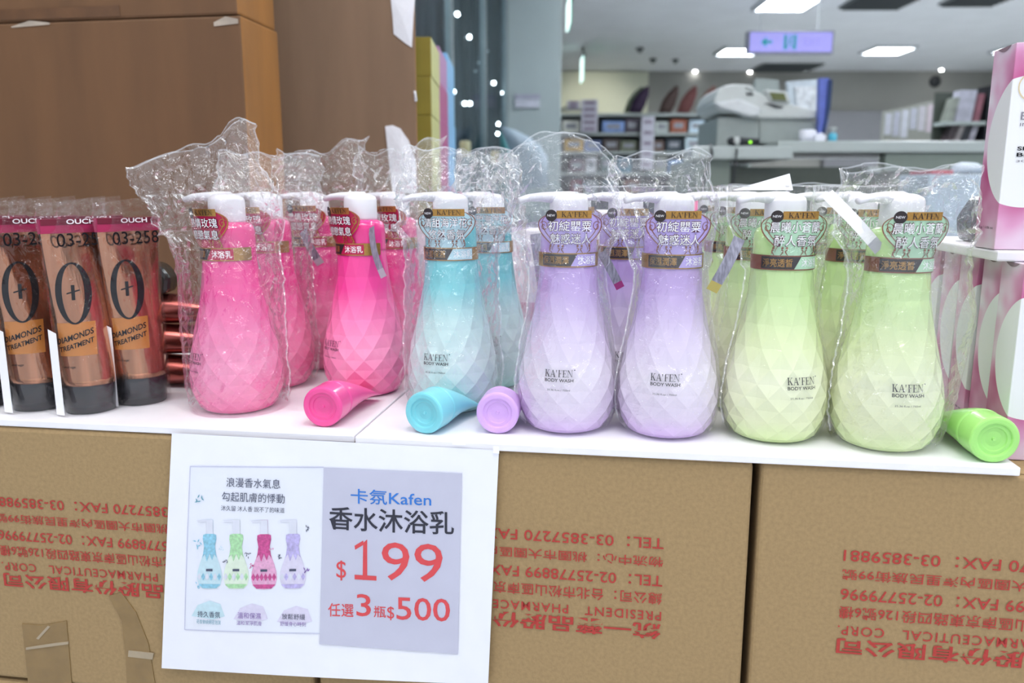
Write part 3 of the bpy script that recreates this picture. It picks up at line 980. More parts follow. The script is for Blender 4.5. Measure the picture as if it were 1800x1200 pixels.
# partition screen with papers, and a magazine rack
Ypn = 5.2
a, b = aty(1556, 195, Ypn), aty(1638, 255, Ypn)
t = thing('notice_board', 'pale partition board with a row of pinned paper slips behind the counter', 'notice board', (0, 0, 0))
tp = aty(1638, 176, Ypn)
MB().prism([(a.x, 0), (b.x, 0), (b.x, tp.z), (a.x, a.z)], Ypn, Ypn + 0.04, 'y').build('board', mat('board_beige', '#9a9c93', 0.6, noise_amt=0.03), t)
for k in range(6):
    x0 = a.x + (b.x - a.x) * (k + 0.08) / 6
    x1 = a.x + (b.x - a.x) * (k + 0.86) / 6
    z1 = a.z + (tp.z - a.z) * (k + 0.5) / 6 - 0.02
    MB().box(x0, x1, Ypn - 0.003, Ypn - 0.0002, z1 - 0.13 - 0.02 * (k % 3), z1).build('paper_slip', mat('slip_paper', ['#c3c6cf', '#b7bac6', '#cdd0d8', '#bcbfca', '#c8c6cc', '#cbbfc6'][k], 0.6, noise_amt=0.08), t)
t = thing('magazine_rack', 'rack of magazines by the back right wall beyond the counter', 'magazine rack', (0, 0, 0))
Ym = 4.6
zs_ = [aty(1690, y, Ym).z for y in (213, 257)]
xa, xb = aty(1662, 200, Ym).x, aty(1735, 200, Ym).x
for z in zs_:
    MB().box(xa, xb, Ym, Ym + 0.12, z - 0.02, z).build('shelf_board', M['shelf'], t)
MB().box(xb, xb + 0.02, Ym, Ym + 0.12, 0, aty(1700, 150, Ym).z).build('side_panel', M['dark'], t)
MB().box(xa, xb, Ym + 0.12, Ym + 0.14, 0, aty(1700, 158, Ym).z).build('back_panel', M['counter_dark'], t)
for k, (x0, x1, zi, c, hh, ln) in enumerate(((1678, 1708, 0, '#b3b3c0', 0.17, 0.02), (1664, 1676, 0, '#8a8f86', 0.13, 0.03), (1665, 1676, 1, '#463c40', 0.12, 0.035), (1677, 1688, 1, '#8d8787', 0.115, 0.035), (1690, 1700, 1, '#2a2d33', 0.125, 0.03), (1702, 1713, 1, '#9a98a2', 0.11, 0.03), (1710, 1722, 0, '#8f5a66', 0.15, 0.02))):
    q0, q1 = aty(x0, 250, Ym).x, aty(x1, 250, Ym).x
    z = zs_[zi] + 0.0003
    o = MB().prism([(q0, z), (q1 - 0.004, z), (q1 + ln - 0.004, z + hh), (q0 + ln, z + hh)], Ym + 0.02, Ym + 0.10, 'y').build('magazine', mat('magazine_cover', c, 0.4, noise_amt=0.2, noise_scale=20))
    tag(o, ['large pale magazine facing out on the upper rack shelf', 'grey green magazine at the left of the upper rack shelf', 'dark magazine leaning at the left of the lower rack shelf',
            'pale grey magazine second on the lower rack shelf', 'black magazine third on the lower rack shelf', 'pale magazine fourth on the lower rack shelf', 'dusty rose magazine at the right of the upper rack shelf'][k], 'magazine', 'magazines on the rack')

# =================================================================== LARGE CARTONS AT THE LEFT
# stacked brown cartons behind the copper tubes; the right one stands further back
Ybx = 1.32
e1 = aty(430, 150, Ybx)
cyaw = YAW
ux, uy = math.cos(cyaw), math.sin(cyaw)


def bigbox(name, label, corner, wdt, dep, z0, z1, m_front, m_side, yaw=cyaw):
    """corner = front right foot; box extends left by wdt and back by dep"""
    t = thing(name, label, 'carton', (corner[0], corner[1], 0), yaw)
    m_ = MB()
    m_.box(-wdt, 0, 0, dep, z0, z1)
    m_.mi[5] = 1  # right side catches light differently; that is put into its own colour
    m_.build('body', [m_front, m_side], t, bevel=0.004)
    return t


zseam = aty(430, 26, Ybx).z
b1 = bigbox('big_carton', 'large brown carton behind the copper tubes, below the taped seam', (e1.x, e1.y), 0.95, 0.135, 0.0, zseam, M['carton_dark'], M['carton_tan'])
b2 = bigbox('big_carton', 'large brown carton stacked on another behind the copper tubes', (e1.x - 0.004, e1.y), 0.94, 0.135, zseam + 0.0006, zseam + 0.5, M['carton_dark'], M['carton_tan'])
# tape remnants across the seam
for x0, x1, z0, z1 in ((-0.045, -0.004, -0.016, -0.006), (-0.40, -0.33, -0.008, -0.002)):
    m_ = MB()
    m_.add([(x0, -0.0012, zseam + z0), (x1, -0.0012, zseam + z0 + 0.003), (x1, -0.0012, zseam + z1), ((x0 + x1) / 2, -0.0022, zseam + z1 + 0.004), (x0, -0.0012, zseam + z1 - 0.004)], [(0, 1, 2, 3, 4)])
    m_.build('tape_remnant', mat('dull_tape', '#a99c8e', 0.4, noise_amt=0.2), b1)
m_ = MB()
m_.box(-0.50, -0.20, -0.0012, -0.0004, zseam + 0.004, zseam + 0.02)
m_.build('dark_tape', mat('dark_tape', '#5f4128', 0.4, noise_amt=0.2), b2)
e2 = aty(732, 150, 1.62)
B3YAW = 0.119
b3 = bigbox('big_carton', 'tall grey brown carton with torn white labels, beside the olive boxes', (e2.x, e2.y), 0.345, 0.24, 0.0, 1.6, M['carton_grey'], M['carton_tan'], B3YAW)


def torn_patch(px_pts, parent, name, lift=0.002):
    """ragged paper patch lying on the front face of a carton"""
    o_ = parent.location
    nx_, ny_ = math.sin(B3YAW), -math.cos(B3YAW)
    loc = []
    for x, y in px_pts:
        d = ray(x, y)
        t_ = (o_.x * nx_ + o_.y * ny_) / (d.x * nx_ + d.y * ny_)
        q = d * t_
        loc.append((( q.x - o_.x) * math.cos(B3YAW) + (q.y - o_.y) * math.sin(B3YAW), CAMH + q.z))
    cx = sum(p[0] for p in loc) / len(loc)
    cz = sum(p[1] for p in loc) / len(loc)
    N = len(loc)
    vs_ = [(x, -lift - 0.0003, z) for x, z in loc] + [(x, -0.0004, z) for x, z in loc] + [(cx, -lift - 0.004, cz)]
    fs = [(2 * N, i, (i + 1) % N) for i in range(N)] + [(i, (i + 1) % N, N + (i + 1) % N, N + i) for i in range(N)]
    return MB().add(vs_, fs).build(name, M['torn'], parent)


torn_patch([(686, -10), (730, -10), (727, 30), (724, 84), (712, 76), (692, 60), (690, 30)], b3, 'torn_label')
torn_patch([(677, 222), (690, 220), (704, 226), (712, 238), (718, 246), (724, 262), (731, 284), (733, 340), (690, 340), (682, 270)], b3, 'torn_label')
torn_patch([(727, 160), (731, 160), (733, 174), (733, 179), (729, 178)], b3, 'torn_label')

# coloured box columns beside it
M['olive'] = mat('olive_card', '#8c7f2c', 0.5, noise_amt=0.06)
M['olive_lit'] = mat('olive_lit_side', '#bfc07c', 0.5, noise_amt=0.05)  # side face of the olive boxes, its paler shading put into colour
M['rose_card'] = mat('rose_card', '#a94a7e', 0.5, noise_amt=0.06)
M['rose_pale'] = mat('mauve_card', '#b07fae', 0.5, noise_amt=0.06)
M['blue_card'] = mat('sky_blue_card', '#7fb6de', 0.5, noise_amt=0.06)
pl = thing('low_plinth', 'white low plinth under the stacked coloured boxes', 'plinth', (0, 0, 0))
q0, q1 = aty(735, 65, 1.90), aty(757, 65, 1.90)
colw = 0.16
xr = q1.x
MB().box(xr - colw - 0.02, xr + 0.02, 1.88, 2.66, 0.0, 0.52).build('body', M['board'], pl, bevel=0.005)
nb = 8
cols_ = ((1.90, 0.215, M['olive'], M['olive_lit'], 'olive', 'in the front stack', aty(735, 64, 1.90).z), (2.12, 0.245, M['rose_pale'], M['rose_card'], 'rose pink', 'in the middle stack', aty(778, 80, 2.12).z),
         (2.37, 0.28, M['blue_card'], M['blue_card'], 'sky blue', 'in the rear stack', aty(790, 92, 2.37).z))
onm = ['lowest', 'second lowest', 'third up', 'fourth up', 'fourth down', 'third down', 'second down', 'topmost']
for y0, dp, mf, ms, cn, wh, ztop in cols_:
    hb = (ztop - 0.5205) / nb
    for k in range(nb):
        m_ = MB()
        m_.box(-colw / 2, colw / 2, 0, dp, 0, hb - 0.0006)
        m_.mi[5] = 1
        ms_k = ms if not (cn == 'rose pink' and k == nb - 1) else M['rose_pale']
        o = m_.build('gift_box', [mf, ms_k], None, bevel=0.0015)
        o.location = (xr - colw / 2 + random.uniform(-0.0015, 0.0015), y0, 0.5205 + k * hb)
        tag(o, f'{cn} gift box, {onm[k]} {wh} beside the grey brown carton', 'box', 'stacked coloured gift boxes')

# =================================================================== DISPLAY: cartons and boards
BT = 0.008
uA, vA = uv_of(_B)
UR = uA
seam_u = on_front(622, 765)[0]
board_r = thing('display_board', 'white board lying on the cartons under the purple and green bottles', 'board', L(0, 0, ZB), YAW)
MB().box(seam_u + 0.001, UR, 0, 0.60, -BT, 0).build('panel', M['board'], board_r, bevel=0.0012)
board_l = thing('display_board', 'white board lying on the cartons under the pink bottles and copper tubes', 'board', L(0, 0, ZB), YAW)
MB().box(-1.1, seam_u - 0.0012, 0.004, 0.46, -BT, 0).build('panel', M['board'], board_l, bevel=0.0012)
VF = 0.004
u2r = on_front(1324, 830, VF)[0]
CW = u2r - on_front(541, 800, VF)[0]
CHT = 0.303
GAP = 0.007
ZC = ZB - BT
LINES = [('TEL：03-3857270 FAX：03-3859881', 30), ('物流中心：桃園市大園區內海里民族街99號', 0), ('TEL：02-25778899 FAX：02-25779996', 0),
         ('總公司：台北市松山區南京東路四段126號6樓', 0), ('PRESIDENT   PHARMACEUTICAL   CORP.', 0), ('統一藥品股份有限公司', 0)]
t_u, _ = on_front(1167, 950, VF)
margin_r = u2r - t_u
line_px = [(943, 962), (976, 994), (1009, 1028), (1039, 1060), (1072, 1088), (1093, 1121)]
line_z = [tuple(on_front(1150, y, VF)[1] for y in q) for q in line_px]
t3_u = on_front(1481, 975, VF)[0]
u3l = on_front(1336, 830, VF)[0]
text_w = CW - margin_r - (t3_u - u3l)


def carton(u0, z0, label, text=True, dep=0.42):
    t = thing('shipping_carton', label, 'carton', L(u0, VF, z0), YAW, 'brown shipping cartons')
    m_ = MB()
    m_.box(0, CW, 0, dep, 0, CHT)
    m_.build('body', M['carton'], t, bevel=0.005, seg=3)
    fl = MB()
    fl.box(0.004, CW - 0.004, 0.004, dep / 2 - 0.001, CHT + 0.0001, CHT + 0.0008)
    fl.box(0.004, CW - 0.004, dep / 2 + 0.001, dep - 0.004, CHT + 0.0001, CHT + 0.0008)
    fl.build('top_flaps', M['carton'], t)
    tx = MB()
    zoff = ZC - CHT
    for i, (s, _) in enumerate(LINES):
        za, zb_ = line_z[i]
        za, zb_ = za - zoff, zb_ - zoff
        # upside down: the line starts at the right and runs to the left
        x_start = CW - margin_r + 0.004 * 0
        x_end = x_start - text_w
        fn = lambda x, y: (x, -0.0009, y)
        put_text(tx, s, fn, x_start, x_end, za, zb_, 0, offset=0.02 if i == 5 else 0.006, spacing=1.15 if i == 4 else 1.0)
    tx.build('printed_text', M['red_ink'], t, recalc=False)
    return t


for lv, nm in ((0, 'upper'), (1, 'lower')):
    z0 = ZC - CHT - 0.0008 - lv * (CHT + 0.003)
    if lv == 1:
        z0 = 0.0005
    for k, wh in ((-1, 'left'), (0, 'middle'), (1, 'right')):
        u0 = u2r - CW + k * (CW + GAP)
        if lv == 0:
            lb = {'left': 'brown shipping carton with tape patches, left of the price sign', 'middle': 'brown shipping carton behind the price sign', 'right': 'brown shipping carton below the green bottles, right of the dark gap'}[wh]
        else:
            lb = f'brown shipping carton on the floor under the {wh} printed carton'
        c = carton(u0, z0, lb)
        if lv == 0 and wh == 'left':
            left_carton = c
            cu0 = u0
            cz0 = z0

# tape patches on the left carton
fnl = lambda px, py, off: (on_front(px, py, VF)[0] - cu0, -off, on_front(px, py, VF)[1] - cz0)
for outline in ([(40, 1095), (75, 1098), (118, 1090), (128, 1210), (52, 1210)], [(192, 1046), (214, 1040), (240, 1075), (262, 1130), (275, 1210), (225, 1210), (222, 1150), (215, 1090)]):
    pts = [fnl(x, y, 0.0012) for x, y in outline]
    bk = [fnl(x, y, 0.0003) for x, y in outline]
    N = len(pts)
    MB().add(pts + bk, [tuple(range(N))] + [(i, (i + 1) % N, N + (i + 1) % N, N + i) for i in range(N)]).build('brown_tape', M['brown_tape'], left_carton)
for outline in ([(228, 1141), (272, 1146), (270, 1157), (227, 1152)], [(48, 1136), (100, 1128), (122, 1126), (122, 1130), (100, 1133), (48, 1140)], [(66, 1120), (86, 1098), (90, 1100), (70, 1122)]):
    pts = [fnl(x, y, 0.0022) for x, y in outline]
    bk = [fnl(x, y, 0.0012) for x, y in outline]
    N = len(pts)
    MB().add(pts + bk, [tuple(range(N))] + [(i, (i + 1) % N, N + (i + 1) % N, N + i) for i in range(N)]).build('clear_tape', mat('dull_clear_tape', '#a89880', 0.2, noise_amt=0.1), left_carton)

# =================================================================== PRICE SIGN
PC = [(302, 761), (877, 791), (858, 1203), (284, 1174)]   # corners in the photo, clockwise from top left


def corner(px, py, v):
    u, z = on_front(px, py, v)
    return Vector((u, v, z))


CR = [corner(*PC[0], -0.0015), corner(*PC[1], -0.0015), corner(*PC[2], -0.004), corner(*PC[3], -0.004)]


def homog(src):
    """unit-square coordinates of a photo pixel inside the quad src"""
    (x0, y0), (x1, y1), (x2, y2), (x3, y3) = src
    dx1, dx2, sx = x1 - x2, x3 - x2, x0 - x1 + x2 - x3
    dy1, dy2, sy = y1 - y2, y3 - y2, y0 - y1 + y2 - y3
    den = dx1 * dy2 - dx2 * dy1
    g = (sx * dy2 - dx2 * sy) / den
    h = (dx1 * sy - sx * dy1) / den
    a, b, c = x1 - x0 + g * x1, x3 - x0 + h * x3, x0
    d, e, f = y1 - y0 + g * y1, y3 - y0 + h * y3, y0

    def inv(px, py):
        A, B, C = a - g * px, b - h * px, px - c
        D, E, G = d - g * py, e - h * py, py - f
        dt = A * E - B * D
        return (C * E - B * G) / dt, (A * G - C * D) / dt
    return inv


inv = homog(PC)


def sheet(s, t, off):
    a = CR[0].lerp(CR[1], s)
    b = CR[3].lerp(CR[2], s)
    p = a.lerp(b, t)
    bow = 0.0022 * math.sin(PI * s) * t + 0.002 * math.sin(PI * t) * math.sin(2 * PI * s + 0.4)
    return (p.x, p.y - abs(bow) - off, p.z)


sign = thing('price_sign', 'white paper price sign taped to the board edge over the cartons', 'sign', L(0, 0, 0), YAW)
m_ = MB()
NX, NY = 24, 18
vs_ = []
for off in (0.0, -0.0003):
    for j in range(NY + 1):
        for i in range(NX + 1):
            vs_.append(sheet(i / NX, j / NY, off))
fs = []
st = (NX + 1) * (NY + 1)
for j in range(NY):
    for i in range(NX):
        k = j * (NX + 1) + i
        fs.append((k, k + NX + 1, k + NX + 2, k + 1))
        fs.append((st + k, st + k + 1, st + k + NX + 2, st + k + NX + 1))
m_.add(vs_, fs, 0, True)
m_.build('paper', M['paper'], sign, recalc=False)
P_ = lambda off: (lambda px, py: sheet(*inv(px, py), off))
SL = 0.045


def quad_grid(mb, pts, off, mi=0, n=14):
    """subdivided patch through four photo pixels, clockwise"""
    fn = P_(off)
    vs_, fs = [], []
    for j in range(n + 1):
        for i in range(n + 1):
            s, t = i / n, j / n
            xa = pts[0][0] + (pts[1][0] - pts[0][0]) * s
            ya = pts[0][1] + (pts[1][1] - pts[0][1]) * s
            xb = pts[3][0] + (pts[2][0] - pts[3][0]) * s
            yb = pts[3][1] + (pts[2][1] - pts[3][1]) * s
            vs_.append(fn(xa + (xb - xa) * t, ya + (yb - ya) * t))
    for j in range(n):
        for i in range(n):
            k = j * (n + 1) + i
            fs.append((k, k + n + 1, k + n + 2, k + 1))
    mb.add(vs_, fs, mi, True)


mats_sign = [mat('sign_grey_panel', '#c3c4d8', 0.6, noise_amt=0.02), mat('sign_picture_ground', '#e6eaf6', 0.6, noise_amt=0.01), mat('sign_frame_line', '#c9cbe2', 0.6),
             mat('sign_blue_ink', '#2f78d0', 0.6), mat('sign_black_ink', '#2c2d3c', 0.6), mat('sign_red_ink', '#d84a50', 0.6), mat('sign_slate_ink', '#4c5068', 0.6),
             mat('print_white', '#d9dcea', 0.6), mat('print_aqua', '#8cc4dc', 0.6, noise_amt=0.2, noise_scale=300), mat('print_green', '#a9d8a8', 0.6, noise_amt=0.2, noise_scale=300),
             mat('print_magenta', '#c44f8e', 0.6, noise_amt=0.25, noise_scale=300), mat('print_lilac', '#b9b0e0', 0.6, noise_amt=0.2, noise_scale=300), mat('print_pale', '#d7e3ee', 0.6, noise_amt=0.06, noise_scale=200),
             mat('print_pale_pink', '#e0a8cc', 0.6, noise_amt=0.15, noise_scale=300), mat('print_violet_ink', '#8a6fb0', 0.6), mat('print_teal_ink', '#6ba3b5', 0.6),
             mat('print_pale_blue', '#c4dfea', 0.6, noise_amt=0.05, noise_scale=200), mat('print_pale_lilac', '#d8d3ea', 0.6, noise_amt=0.05, noise_scale=200), mat('print_pale_green', '#dcead9', 0.6, noise_amt=0.05, noise_scale=200)]
gpn = MB()
quad_grid(gpn, [(579, 819), (816, 829), (809, 1146), (573, 1127)], 0.0010, 0)
gpn.build('grey_panel', mats_sign, sign, recalc=False)
pic = MB()
fr0, fr1, fr2, fr3 = (338, 816), (579, 819), (573, 1108), (329, 1101)
quad_grid(pic, [fr0, fr1, fr2, fr3], 0.0004, 1)
for a, b in ((fr0, fr1), (fr3, fr2), (fr0, fr3)):
    fnp = P_(0.0007)
    n = 12
    dx, dy = (b[0] - a[0]) / n, (b[1] - a[1]) / n
    ln = math.hypot(dx, dy)
    nx_, ny_ = -dy / ln * 0.8, dx / ln * 0.8
    vv = []
    for i in range(n + 1):
        x, y = a[0] + dx * i, a[1] + dy * i
        vv += [fnp(x + nx_, y + ny_), fnp(x - nx_, y - ny_)]
    pic.add(vv, [(2 * i, 2 * i + 1, 2 * i + 3, 2 * i + 2) for i in range(n)], 2)


# four printed bottles
def pic_poly(pts, mi, off):
    fn = P_(off)
    cx = sum(p[0] for p in pts) / len(pts)
    cy = sum(p[1] for p in pts) / len(pts)
    pic.add([fn(cx, cy)] + [fn(*p) for p in pts], [(0, 1 + i, 1 + (i + 1) % len(pts)) for i in range(len(pts))], mi)


half = [(0, 0), (6, 0), (6.5, 24), (12, 26), (12.5, 33), (10, 45), (12, 60), (18, 76), (22, 90), (23, 102), (20, 114), (13, 120), (0, 121)]
for cx, cy, cm, lm in ((376, 906, 8, 16), (425, 906, 9, 18), (475, 907, 10, 13), (526, 907, 11, 17)):
    full = [(cx + x, cy + y) for x, y in half] + [(cx - x, cy + y) for x, y in half[::-1]]
    pic_poly(full, lm, 0.0008)
    top = [(-6.5, 24), (6.5, 24), (12, 26), (12.5, 33), (10, 46), (12, 60), (14, 66), (9, 58), (5, 70), (0, 58), (-5, 72), (-9, 58), (-14, 66), (-12, 60), (-10, 46), (-12.5, 33), (-12, 26)]
    pic_poly([(cx + x, cy + y) for x, y in top], cm, 0.0011)
    pic_poly([(cx + x, cy + y) for x, y in ((-6, 0), (6, 0), (6.5, 24), (-6.5, 24))], 7, 0.0011)
    pic_poly([(cx + x, cy + y) for x, y in ((-24, 1), (-6, 0), (-6, 4), (-22, 4))], 7, 0.0011)
    for k in range(6):
        a = -19 + k * 7.4
        pic_poly([(cx + a, cy + 92), (cx + a + 3.6, cy + 99), (cx + a, cy + 106), (cx + a - 3.6, cy + 99)], cm if lm in (13,) or k % 2 else 7, 0.0011)
    pic_poly([(cx - 20, cy + 112), (cx + 20, cy + 112), (cx + 13, cy + 119), (cx - 13, cy + 119)], cm, 0.0011)
    pic_poly([(cx - 6, cy + 85), (cx + 6, cy + 85), (cx + 6, cy + 89), (cx - 6, cy + 89)], 6, 0.0014)
random.seed(3)
for cx, cy, r, mi in ((353, 946, 9, 8), (398, 956, 5, 16), (446, 966, 6, 6), (404, 980, 6, 6), (452, 985, 6, 10), (489, 958, 6, 13), (505, 970, 6, 6), (549, 994, 8, 14), (552, 922, 6, 6), (355, 1020, 7, 8), (355, 873, 9, 15)):
    for k in range(6):
        a = random.uniform(0, 2 * PI)
        d = r * random.uniform(0.2, 0.9)
        b = random.uniform(0, PI)
        x, y = cx + d * math.cos(a), cy + d * math.sin(a)
        ra, rb = r * 0.42, r * 0.14
        pic_poly([(x + ra * math.cos(b), y + ra * math.sin(b)), (x - rb * math.sin(b), y + rb * math.cos(b)), (x - ra * math.cos(b), y - ra * math.sin(b)), (x + rb * math.sin(b), y - rb * math.cos(b))], mi, 0.0013)
for cx, cy, mi in ((372, 1068, 16), (450, 1073, 17), (528, 1078, 17)):
    pic_poly([(cx - 30, cy + 8), (cx - 18, cy - 12), (cx + 4, cy - 20), (cx + 24, cy - 14), (cx + 32, cy + 8), (cx + 10, cy + 14)], mi, 0.0007)
pic.build('printed_picture', mats_sign, sign, recalc=False)
lt = MB()


def st_(s, x0, x1, yt, yb, mi, off=0.0014, bold=0.0):
    """text between photo x0..x1, its left end between yt (top) and yb (bottom)"""
    put_text(lt, s, P_(off), x0, x1, yb, yt, mi, offset=bold, slope=SL)


st_('卡氛Kafen', 627, 765, 854, 879, 3, bold=0.006)
lt.build('brand_line', mats_sign, sign, recalc=False)
lt = MB()
st_('香水沐浴乳', 589, 803, 884, 924, 4, bold=0.012)
lt.build('product_line', mats_sign, sign, recalc=False)
lt = MB()
st_('$', 602, 619, 978, 1013, 5)
st_('99', 681, 784, 945, 1012, 5)
for poly in ([(649, 947), (656, 941), (656, 1012), (648, 1012)], [(635, 959), (634, 952), (649, 943), (650, 950)], [(634, 1003), (672, 1005), (672, 1013), (634, 1011)]):
    lt.add([P_(0.0014)(*p) for p in poly], [(0, 1, 2, 3)], 5)
lt.build('price', mats_sign, sign, recalc=False)
lt = MB()
st_('任選', 588, 632, 1053, 1077, 5, bold=0.006)
st_('3', 637, 662, 1037, 1077, 5, bold=0.006)
st_('瓶', 667, 688, 1058, 1079, 5, bold=0.006)
st_('$', 690, 702, 1059, 1084, 5)
st_('500', 706, 796, 1042, 1083, 5, bold=0.006)
lt.build('bundle_offer', mats_sign, sign, recalc=False)
lt = MB()
st_('浪漫香水氣息', 406, 503, 834, 850, 6)
st_('勾起肌膚的悸動', 398, 511, 858, 874, 6)
st_('沐久留 沐人香 說不了的味道', 397, 511, 881, 890, 6)
lt.build('slogan', mats_sign, sign, recalc=False)
lt = MB()
st_('持久香氛', 354, 396, 1066, 1077, 6)
st_('花香縈繞綿密泡沫', 352, 397, 1081, 1089, 15)
lt.build('caption', mats_sign, sign, recalc=False)
lt = MB()
st_('溫和保濕', 428, 470, 1068, 1079, 14)
st_('溫和潔淨肌膚', 426, 471, 1083, 1091, 14)
lt.build('caption', mats_sign, sign, recalc=False)
lt = MB()
st_('放鬆舒緩', 507, 548, 1071, 1081, 6)
st_('舒緩身心時刻', 504, 549, 1085, 1093, 14)
lt.build('caption', mats_sign, sign, recalc=False)
tp_ = MB()
for (x0, y0, x1, y1) in ((800, 776, 822, 782), (868, 783, 878, 796)):
    pts = [P_(0.0016)(x, y) for x, y in ((x0, y0), (x1, y0 + 1), (x1, y1), (x0, y1 - 1))]
    tp_.add(pts, [(0, 1, 2, 3)])
tp_.build('tape', mat('shiny_tape', '#ffffff', 0.15), sign, recalc=False)

# =================================================================== PUMP BOTTLES
PROF = [(0.0, 0.034), (0.004, 0.0405), (0.010, 0.0445), (0.018, 0.0475), (0.028, 0.0497), (0.038, 0.0505), (0.050, 0.0500), (0.062, 0.0482), (0.078, 0.0450), (0.094, 0.0410),
        (0.108, 0.0375), (0.122, 0.0345), (0.140, 0.0312), (0.155, 0.0293), (0.168, 0.0284), (0.185, 0.0280), (0.198, 0.0281), (0.204, 0.0272)]


def prof(z):
    if z <= PROF[0][0]:
        return PROF[0][1]
    for (za, ra), (zb_, rb) in zip(PROF, PROF[1:]):
        if z <= zb_:
            return ra + (rb - ra) * (z - za) / (zb_ - za)
    return PROF[-1][1]


SINK = 0.0011


def bottle_body():
    m_ = MB()
    N = 14
    zs = [0.005, 0.014, 0.024, 0.035, 0.047, 0.060, 0.075, 0.093, 0.115, 0.142, 0.172]
    vs_, fs = [], []
    for i, z in enumerate(zs):
        for j in range(N):
            a = 2 * PI * (j + 0.5 * (i % 2)) / N
            r = prof(z) * 1.012
            vs_.append((r * math.sin(a), -r * math.cos(a), z))
    nr = len(zs)
    # every rhombus facet: four corners plus a slightly sunken middle so its ridges catch the light
    for i in range(nr - 2):
        for j in range(N):
            if i % 2 == 0:
                l_, r_ = (i + 1) * N + (j - 1) % N, (i + 1) * N + j
            else:
                l_, r_ = (i + 1) * N + j, (i + 1) * N + (j + 1) % N
            q4 = (i * N + j, r_, (i + 2) * N + j, l_)
            c = sum((Vector(vs_[k]) for k in q4), Vector()) / 4
            rad = Vector((c.x, c.y, 0))
            c -= rad.normalized() * SINK
            vs_.append(tuple(c))
            m = len(vs_) - 1
            for k in range(4):
                fs.append((q4[k], q4[(k + 1) % 4], m))
    for j in range(N):
        fs.append((j, (j + 1) % N, N + j))
    # close the zigzag at the top ring
    for j in range(N):
        k = nr - 1
        if k % 2 == 0:
            fs.append((k * N + (j + 1) % N, k * N + j, (k - 1) * N + j))
        else:
            fs.append((k * N + j, (k - 1) * N + (j + 1) % N, k * N + (j + 1) % N))
    m_.add(vs_, fs)
    base = [(0.028, 0.0002), (0.034, 0.0), (0.0395, 0.003), (0.0405, 0.0052)]
    m_.lathe(base, 30, smooth=True)
    sh_ = [(prof(0.172) * 0.995, 0.168), (0.0285, 0.176), (0.0282, 0.196), (0.0275, 0.2015), (0.0255, 0.2055), (0.020, 0.2080), (0.0175, 0.2084)]
    m_.lathe(sh_, 40, smooth=True)
    return m_


def wrap(off=0.0008):
    """(s, z) on the bottle front -> 3-D"""
    def fn(s, z):
        r = prof(z) * 1.012 + off
        a = s / max(r, 0.01)
        return (r * math.sin(a), -r * math.cos(a), z)
    return fn


body_me = {}
_b = bottle_body()
import bmesh as _bm
for c in ('pink', 'aqua', 'purple', 'green'):
    me = _b.mesh('body', M[c])
    bb = _bm.new()
    bb.from_mesh(me)
    _bm.ops.recalc_face_normals(bb, faces=bb.faces)
    bb.to_mesh(me)
    bb.free()
    body_me[c] = me
# printed name
nm_ = MB()
fnw = wrap(0.0013)
put_serif(nm_, "KA'FEN", fnw, -0.0145, 0.0135, 0.0620, 0.0688)
disc(nm_, fnw, 0.0150, 0.0690, 0.0006, 0.0006, n=8)
put_text(nm_, 'BODY WASH', fnw, -0.0145, 0.0140, 0.0572, 0.0604, 0, offset=0.015)
put_text(nm_, '25.36 fl.oz / 750ml', fnw, -0.0120, 0.0110, 0.0485, 0.0502, 0)
name_me = nm_.mesh('printed_name', M['ink'])
# pump head: cap, actuator disc and a spout pointing left
pm = MB()
pm.lathe([(0.0190, 0.2075), (0.0195, 0.2100), (0.0192, 0.2310), (0.0180, 0.2345), (0.0130, 0.2375), (0.006, 0.2388), (0.001, 0.2390)], 40)
cap_me = pm.mesh('pump_cap', M['white_plastic'])
sp_ = MB()
sp_.tube([(0.0, 0.004, 0.2330), (-0.012, -0.002, 0.2345), (-0.028, -0.008, 0.2352), (-0.040, -0.012, 0.2345), (-0.050, -0.015, 0.2318)], [0.0105, 0.0085, 0.0062, 0.0050, 0.0042], 14, flat=0.75)
spout_me = sp_.mesh('spout', M['white_plastic'])
# neck tag ----------------------------------------------------------------
RT = 0.0335


def bend(off=0.0, rr=None):
    def fn(s, z):
        k = max(0.0, min(1.0, (z - 0.1815) / 0.012))
        R_ = 0.0300 + 0.030 * k
        lean = max(0.0, z - 0.1815) * 0.10
        a = s / R_
        return ((R_ + off) * math.sin(a), 0.030 * k - (R_ + off) * math.cos(a) - lean, z)
    return fn


def heart(z):
    t = (z - 0.1815) / (0.2215 - 0.1815)
    if t <= 0.12:
        hw = 0.021
    elif t < 0.22:
        hw = 0.021 - 0.002 * (t - 0.12) / 0.1
    else:
        q = (t - 0.22) / 0.78
        hw = 0.019 + 0.0135 * math.sin(min(1, q / 0.62) * PI / 2) if q < 0.62 else 0.0325 * math.sqrt(max(0.0, 1 - ((q - 0.62) / 0.40) ** 2))
    return (-hw, hw)


